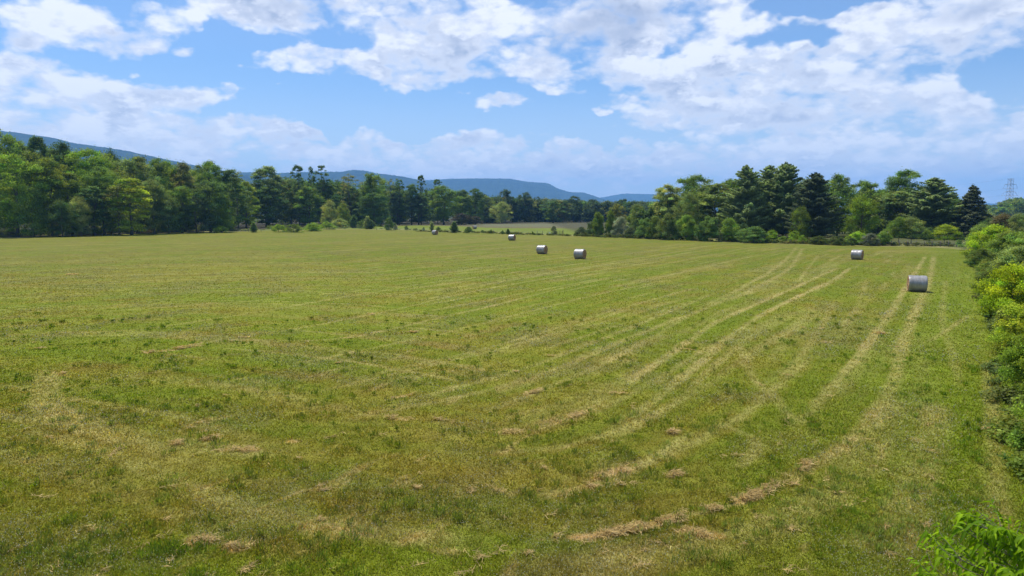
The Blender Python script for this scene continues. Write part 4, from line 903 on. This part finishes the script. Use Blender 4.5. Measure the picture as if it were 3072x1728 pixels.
def bale_mesh():
    rad = .76; L = 1.5; n = 56; r = np.random.default_rng(3); V = []; Fc = []
    prof = [(-L/2+.005, rad-.045), (-L/2+.03, rad-.012), (-L/2+.09, rad)]+[(-L/2+.09+(L-.18)*i/10, rad+.008*math.sin(i*1.7)) for i in range(1, 10)]+[(L/2-.09, rad), (L/2-.03, rad-.012), (L/2-.005, rad-.045)]
    for (x, q) in prof:
        for k in range(n):
            a = 2*math.pi*k/n; rr = q*(1+.008*math.sin(3*a+x*2)+.006*r.normal()); z = rad-.035+math.cos(a)*rr; z = max(z, -.02+.004*r.normal()); V.append((x, math.sin(a)*rr*(1.02), z))
    for i in range(len(prof)-1):
        for k in range(n): Fc.append((i*n+k, i*n+(k+1) % n, (i+1)*n+(k+1) % n, (i+1)*n+k))
    w_ = mesh_py('bale wrap', V, Fc, True)
    ends = []
    for s in (-1, 1):
        V = [(s*(L/2+.015), 0, rad-.035)]; Fc = []; rings = [.08, .18, .28, .38, .48, .58, .67, rad-.03]
        for j, q in enumerate(rings):
            for k in range(n):
                a = 2*math.pi*k/n; rr = q*(1+.01*r.normal()); V.append((s*(L/2+.02*math.sin(q*40)+.012*r.normal()-(.012 if j == len(rings)-1 else 0)), math.sin(a)*rr*1.02, max(rad-.035+math.cos(a)*rr, -.015)))
        for k in range(n): Fc.append((0, 1+k, 1+(k+1) % n)[::s])
        for j in range(len(rings)-1):
            for k in range(n): Fc.append((1+j*n+k, 1+(j+1)*n+k, 1+(j+1)*n+(k+1) % n, 1+j*n+(k+1) % n)[::s])
        ends.append(mesh_py('bale end', Fc and V, Fc, False))
    # loose straw round the foot
    mb = MB()
    for i in range(90):
        a = r.uniform(0, 6.28); q = r.uniform(.55, 1.15); x = math.cos(a)*q*1.05; y = math.sin(a)*q*.7; b = r.uniform(0, 3.14); l = r.uniform(.05, .16)
        mb.tube([(x, y, .03), (x+math.cos(b)*l, y+math.sin(b)*l, .03+r.uniform(0, .08))], [.006, .004], 3, False)
    return w_, ends, mb.mesh('loose hay')
bw, be, bst = bale_mesh()
M_straw = pbr('loose hay', lambda n: (.50, .37, .18), .9)
def bale(px, py, rot, label, sc=1.0):
    x, y = gp(px, py); root = empty('hay_bale', (x, y, -.03)); tag(root, label, 'hay bale', 'round hay bales lying on the fields')
    link('net_wrap', bw, M_wrap, root); link('end_face', be[0], M_end, root); link('end_face', be[1], M_end, root)
    tag(link('loose_straw', bst, M_straw, root), kind='stuff')
    root.rotation_euler.z = math.atan2(-x, y)+R(rot); root.scale = (sc, sc, sc)
bale(2750, 873, 8, 'nearest and largest round bale, near the right hedge', .95)
bale(2571, 778, -13, 'bale at the end of the curving wheel tracks', .97)
bale(1740, 776, -24, 'rightmost of the two bales lying close together in mid field')
bale(1626, 761, -28, 'left one of the two bales close together in mid field', .98)
bale(1536, 721, -26, 'small bale second from the left, near the far field edge', .98)
bale(1305, 704, -44, 'leftmost bale, small and turned showing its brown end', .97)
bale(1424, 687, 28, 'tiny bale lying beyond the bushes in the second field', .95)

# ------------------------------------------------------------------ fences, gate, pylon
M_wood = pbr('weathered wood', barkc((.16, .14, .12)), .9); M_metal = pbr('galvanised steel', lambda n: (.34, .36, .40), .55, spec=.4)
M_dark = pbr('old gate steel', lambda n: (.09, .085, .08), .7); M_white = pbr('white paint', lambda n: (.8, .8, .8), .6)
def fence(pts, n, label, jit=.0, hgt=1.15):
    P = [gp(a, b) for a, b in pts]; root = empty('wire_fence', (*P[0], 0)); tag(root, label, 'fence'); o = Vector((*P[0], 0))
    Q = []
    for i in range(n):
        t = i/(n-1)*(len(P)-1); k = min(int(t), len(P)-2); f = t-k; Q.append(Vector((P[k][0]*(1-f)+P[k+1][0]*f, P[k][1]*(1-f)+P[k+1][1]*f, 0))-o)
    for q in Q:
        mb = MB(); h = hgt*random.uniform(.92, 1.1); mb.tube([(q.x, q.y, -.1), (q.x+random.uniform(-.04, .04), q.y, h)], [.07, .06], 6); link('post', mb.mesh('post', True), M_wood, root)
    for zz_ in (.35, .65, .95):
        mb = MB(); mb.tube([(q.x, q.y, zz_) for q in Q], [.008]*len(Q), 3, False); link('wire', mb.mesh('wire'), M_metal, root)
fence([(480, 697.5), (539, 697), (625, 696.5), (760, 695), (900, 691), (1080, 688)], 20, 'old wire fence on thin posts below the left woods')
fence([(1130, 690), (1300, 693), (1480, 700), (1596, 703), (1644, 704.5)], 13, 'wire fence line through the small bushes by the second field')
fence([(2625, 736), (2760, 738), (2895, 741)], 12, 'thin posted fence beneath the small trees on the right', hgt=1.2)
def gate():
    a = Vector((*gp(1668, 705), 0)); b = Vector((*gp(1689, 704.5), 0)); root = empty('farm_gate', a); tag(root, 'dark metal farm gate beside the grey white bush', 'gate')
    d = b-a
    for q in (Vector((0, 0, 0)), d):
        mb = MB(); mb.tube([q, q+Vector((0, 0, 1.65 if q.length else 1.3))], [.10, .09], 8); link('post', mb.mesh('gate post', True), M_wood, root)
    mb = MB()
    for z in (.2, .45, .7, .95, 1.2): mb.tube([Vector((0, 0, z))+d*.05, Vector((0, 0, z))+d*.95], [.03, .03], 5)
    for t in (.05, .5, .95): mb.tube([d*t+Vector((0, 0, .17)), d*t+Vector((0, 0, 1.23))], [.03, .03], 5)
    link('gate_frame', mb.mesh('gate frame'), M_dark, root)
    x, y = gp(1649, 706); mb = MB(); mb.box((0, 0, .78), (.42, .04, .34)); r2 = empty('marker_sign', (x, y, 0)); tag(r2, 'small white board at the left foot of the gate bush', 'sign')
    link('board', mb.mesh('board'), M_white, r2); mb = MB(); mb.box((0, .045, .42), (.06, .04, .9)); link('post', mb.mesh('sign post'), M_wood, r2)
gate()
def pylon():
    d = 900.; x, y, z = at(3033, 536, d); g = at(3033, 536, d); root = empty('pylon', (x, y, 0)); tag(root, 'steel lattice electricity pylon above the wooded rise', 'pylon')
    Ht = z; mb = MB()
    def lev(h): 
        t = h/Ht; return np.interp(t, [0, .55, 1], [5.5, 2.6, 2.1])
    hs = list(np.linspace(0, Ht, 13))
    for sx in (-1, 1):
        for sy in (-1, 1): mb.tube([(sx*lev(h), sy*lev(h), h) for h in hs], [.15]*len(hs), 4)
    for i in range(12):
        a, b = hs[i], hs[i+1]; la, lb = lev(a), lev(b)
        for s in (-1, 1):
            mb.tube([(-la, s*la, a), (lb, s*lb, b)], [.1, .1], 3); mb.tube([(la, s*la, a), (-lb, s*lb, b)], [.1, .1], 3)
            mb.tube([(s*la, -la, a), (s*lb, lb, b)], [.1, .1], 3); mb.tube([(-lb, s*lb, b), (lb, s*lb, b)], [.12, .12], 3)
    link('tower', mb.mesh('pylon tower'), M_metal, root)
    m = d/F
    def arm(zt, zb, wt, wb):
        mb = MB()
        for s in (-1, 1):
            mb.tube([(0, 0, zt+1.2), (s*wt, 0, zt), (s*wb, 0, zb), (0, 0, zb)], [.2]*4, 4); mb.tube([(0, 0, zt), (s*wt, 0, zt)], [.16]*2, 4)
        link('crossarm', mb.mesh('crossarm'), M_metal, root)
    mb = MB(); mb.box((0, 0, Ht-.5), (20*m, 1.0, .35)); mb.box((0, 0, Ht-2.2), (9*m, 1, .3)); link('crossarm', mb.mesh('top arm'), M_metal, root)
    arm(Ht-17*m, Ht-30*m, 17*m, 21.5*m); arm(Ht-39*m, Ht-50*m, 15*m, 25*m)
    for i, (ox, hz_) in enumerate(((-25*m, Ht-50*m), (-21*m, Ht-31*m), (-10*m, Ht-.5))):
        mb = MB(); a = Vector((x+ox, y, hz_)); b = Vector((x+ox-330, y+140, hz_-14)); pts = [a.lerp(b, t/14)+Vector((0, 0, -9*4*(t/14)*(1-t/14))) for t in range(15)]
        mb.tube(pts, [.05]*15, 3, False); o = link('power_line', mb.mesh('power line'), M_metal)
        tag(o, ('lowest', 'middle', 'highest')[i]+' wire running left from the pylon', 'power line', 'wires of the pylon')
pylon()

# ------------------------------------------------------------------ ridges and the wooded rise
def forestc(a, b):
    def f(n):
        P = gcoord(n); return n.mix(n.mr(n.noise(P, .012, 6, .7), .35, .65), a, b)
    return f
M_ridge = pbr('forested mountain', forestc((.010, .024, .018), (.036, .058, .030)), .95, (lambda n: n.noise(gcoord(n), .03, 5, .7), 1.0, 14.0), .05)
def ridge(name, prof, d, label, depth=1500, bump=9, seed=0, nx=900, x0=-1500, x1=4600):
    px = np.linspace(x0, x1, nx); py = np.interp(px, [p[0] for p in prof], [p[1] for p in prof])
    # rounded
    k = np.ones(9)/9; py = np.convolve(np.pad(py, 4, mode='edge'), k, 'valid')
    rows = 60; V = np.zeros((rows, nx, 3))
    X0 = (px-1536)/F/math.cos(PITCH)*d; crest = np.array([max(at(a, b, d)[2], 0) for a, b in zip(px, py)])
    for i in range(rows):
        s = i/(rows-1)*2-1       # -1 front .. 1 back
        pr = (math.cos(s*math.pi)*.5+.5)**.8 if s < 0 else (math.cos(s*math.pi)*.5+.5)
        yy = d+s*depth
        n1 = fbm(X0/500+seed, np.full(nx, yy/500), 5, seed); n2 = vn(X0/11, np.full(nx, yy/23.), seed+3)
        sp_ = 1-abs(s)
        rel = pr*(1+(n1-.5)*.9*(1-pr))
        V[i, :, 0] = X0; V[i, :, 1] = yy; V[i, :, 2] = crest*rel+(n2-.5)*bump*(pr > .1)-.5*(pr <= .02)
    Fc = []
    i = np.arange(rows-1)[:, None]*nx; j = np.arange(nx-1)[None]
    Fc = np.stack([i+j, i+j+1, i+nx+j+1, i+nx+j], -1).reshape(-1, 4)
    o = link(name, mesh_np(name, V.reshape(-1, 3), Fc, smooth=False), M_ridge); tag(o, label, kind='structure'); return o
ridge('mountain_ridge', [(-1500,470),(-300,440),(0,412),(20,402),(60,395),(100,401),(180,412),(250,431),(300,437),(400,452),(500,475),(600,497),(700,516),(760,527),(900,556),(1000,590),(1100,615),(1300,636)], 4300, 'long mountain ridge falling from the left', seed=1, x1=1500, nx=1100)
ridge('mountain_ridge', [(500,636),(640,560),(760,518),(850,521),(960,517),(1050,517),(1075,511),(1100,512),(1140,521),(1200,528),(1270,542),(1340,570),(1420,600),(1520,636)], 5600, 'low blue ridge with a small peak left of centre', seed=2, x0=300, x1=1700)
ridge('mountain_ridge', [(1000,636),(1150,570),(1280,542),(1360,537),(1440,536),(1530,537),(1580,546),(1640,550),(1670,566),(1705,577),(1745,578),(1790,594),(1830,610),(1900,636)], 7200, 'blue flat topped ridge right of centre', seed=3, x0=850, x1=2050)
ridge('mountain_ridge', [(1500,636),(1700,612),(1780,597),(1830,587),(1865,581),(1955,583),(2100,592),(2400,600),(3000,612),(3600,630)], 9500, 'palest and farthest ridge low on the horizon', seed=4, x0=1400, x1=3700)
# wooded rise at the right below the pylon: ground plus trees
def rise():
    nx, ny = 60, 30; V = []; 
    for j in range(ny):
        for i in range(nx):
            x = 420+i*8.; y = 560+j*12.; s = max(0, math.sin(math.pi*j/(ny-1)))*ss(np.array(x), 440, 660)*min(1, (890-x)/60)
            V.append((x, y, -.3+float(s)*13))
    Fc = [(j*nx+i, j*nx+i+1, (j+1)*nx+i+1, (j+1)*nx+i) for j in range(ny-1) for i in range(nx-1)]
    o = link('hill', mesh_py('hill', V, Fc, True), M_ground2); tag(o, kind='structure')
M_ground2 = pbr('hill ground', lambda n: n.mix(n.noise(gcoord(n), .2, 4), (.06, .08, .03), (.1, .12, .04)), .95)
rise()
sp = []
for i in range(150):
    px = rng.uniform(2935, 3330); d = rng.uniform(590, 760); 
    tp = np.interp(px, [2935, 2975, 3010, 3040, 3072, 3300], [618, 612, 602, 592, 588, 588])+(760-d)*.16*rng.uniform(.3, 1)
    x, y, z = at(px, tp, d); h = min(z, 17); sp.append((x, y, z-h, h, 11, 'oak', np.array((MID, GR, OL, DK)[i % 4])*rng.uniform(.8, 1.2), .5))
mass('hillside_woodland', sp, 'wooded rise below the pylon at the right edge', 'woodland', .5, 1300)

# ------------------------------------------------------------------ haze
def haze():
    mb = MB(); mb.box((0, 0, 0), (1, 1, 1)); me = mb.mesh('haze'); m = bpy.data.materials.new('air'); m.use_nodes = True; n = N(m.node_tree); n.n.clear()
    out = n.new('ShaderNodeOutputMaterial'); v = n.new('ShaderNodeVolumePrincipled'); v.inputs['Color'].default_value = (.24, .53, 1.0, 1)
    v.inputs['Density'].default_value = 0.000115; v.inputs['Anisotropy'].default_value = .1; n.l.new(v.outputs[0], out.inputs['Volume'])
    o = link('haze', me, m); o.scale = (26400, 26400, 642); o.location = (0, 0, 320); tag(o, kind='stuff')
    bpy.context.view_layer.update()
haze()
S.cycles.volume_bounces = 1; S.cycles.max_bounces = 6; S.cycles.diffuse_bounces = 3; S.cycles.transmission_bounces = 3; S.cycles.glossy_bounces = 2
S.cycles.use_adaptive_sampling = True
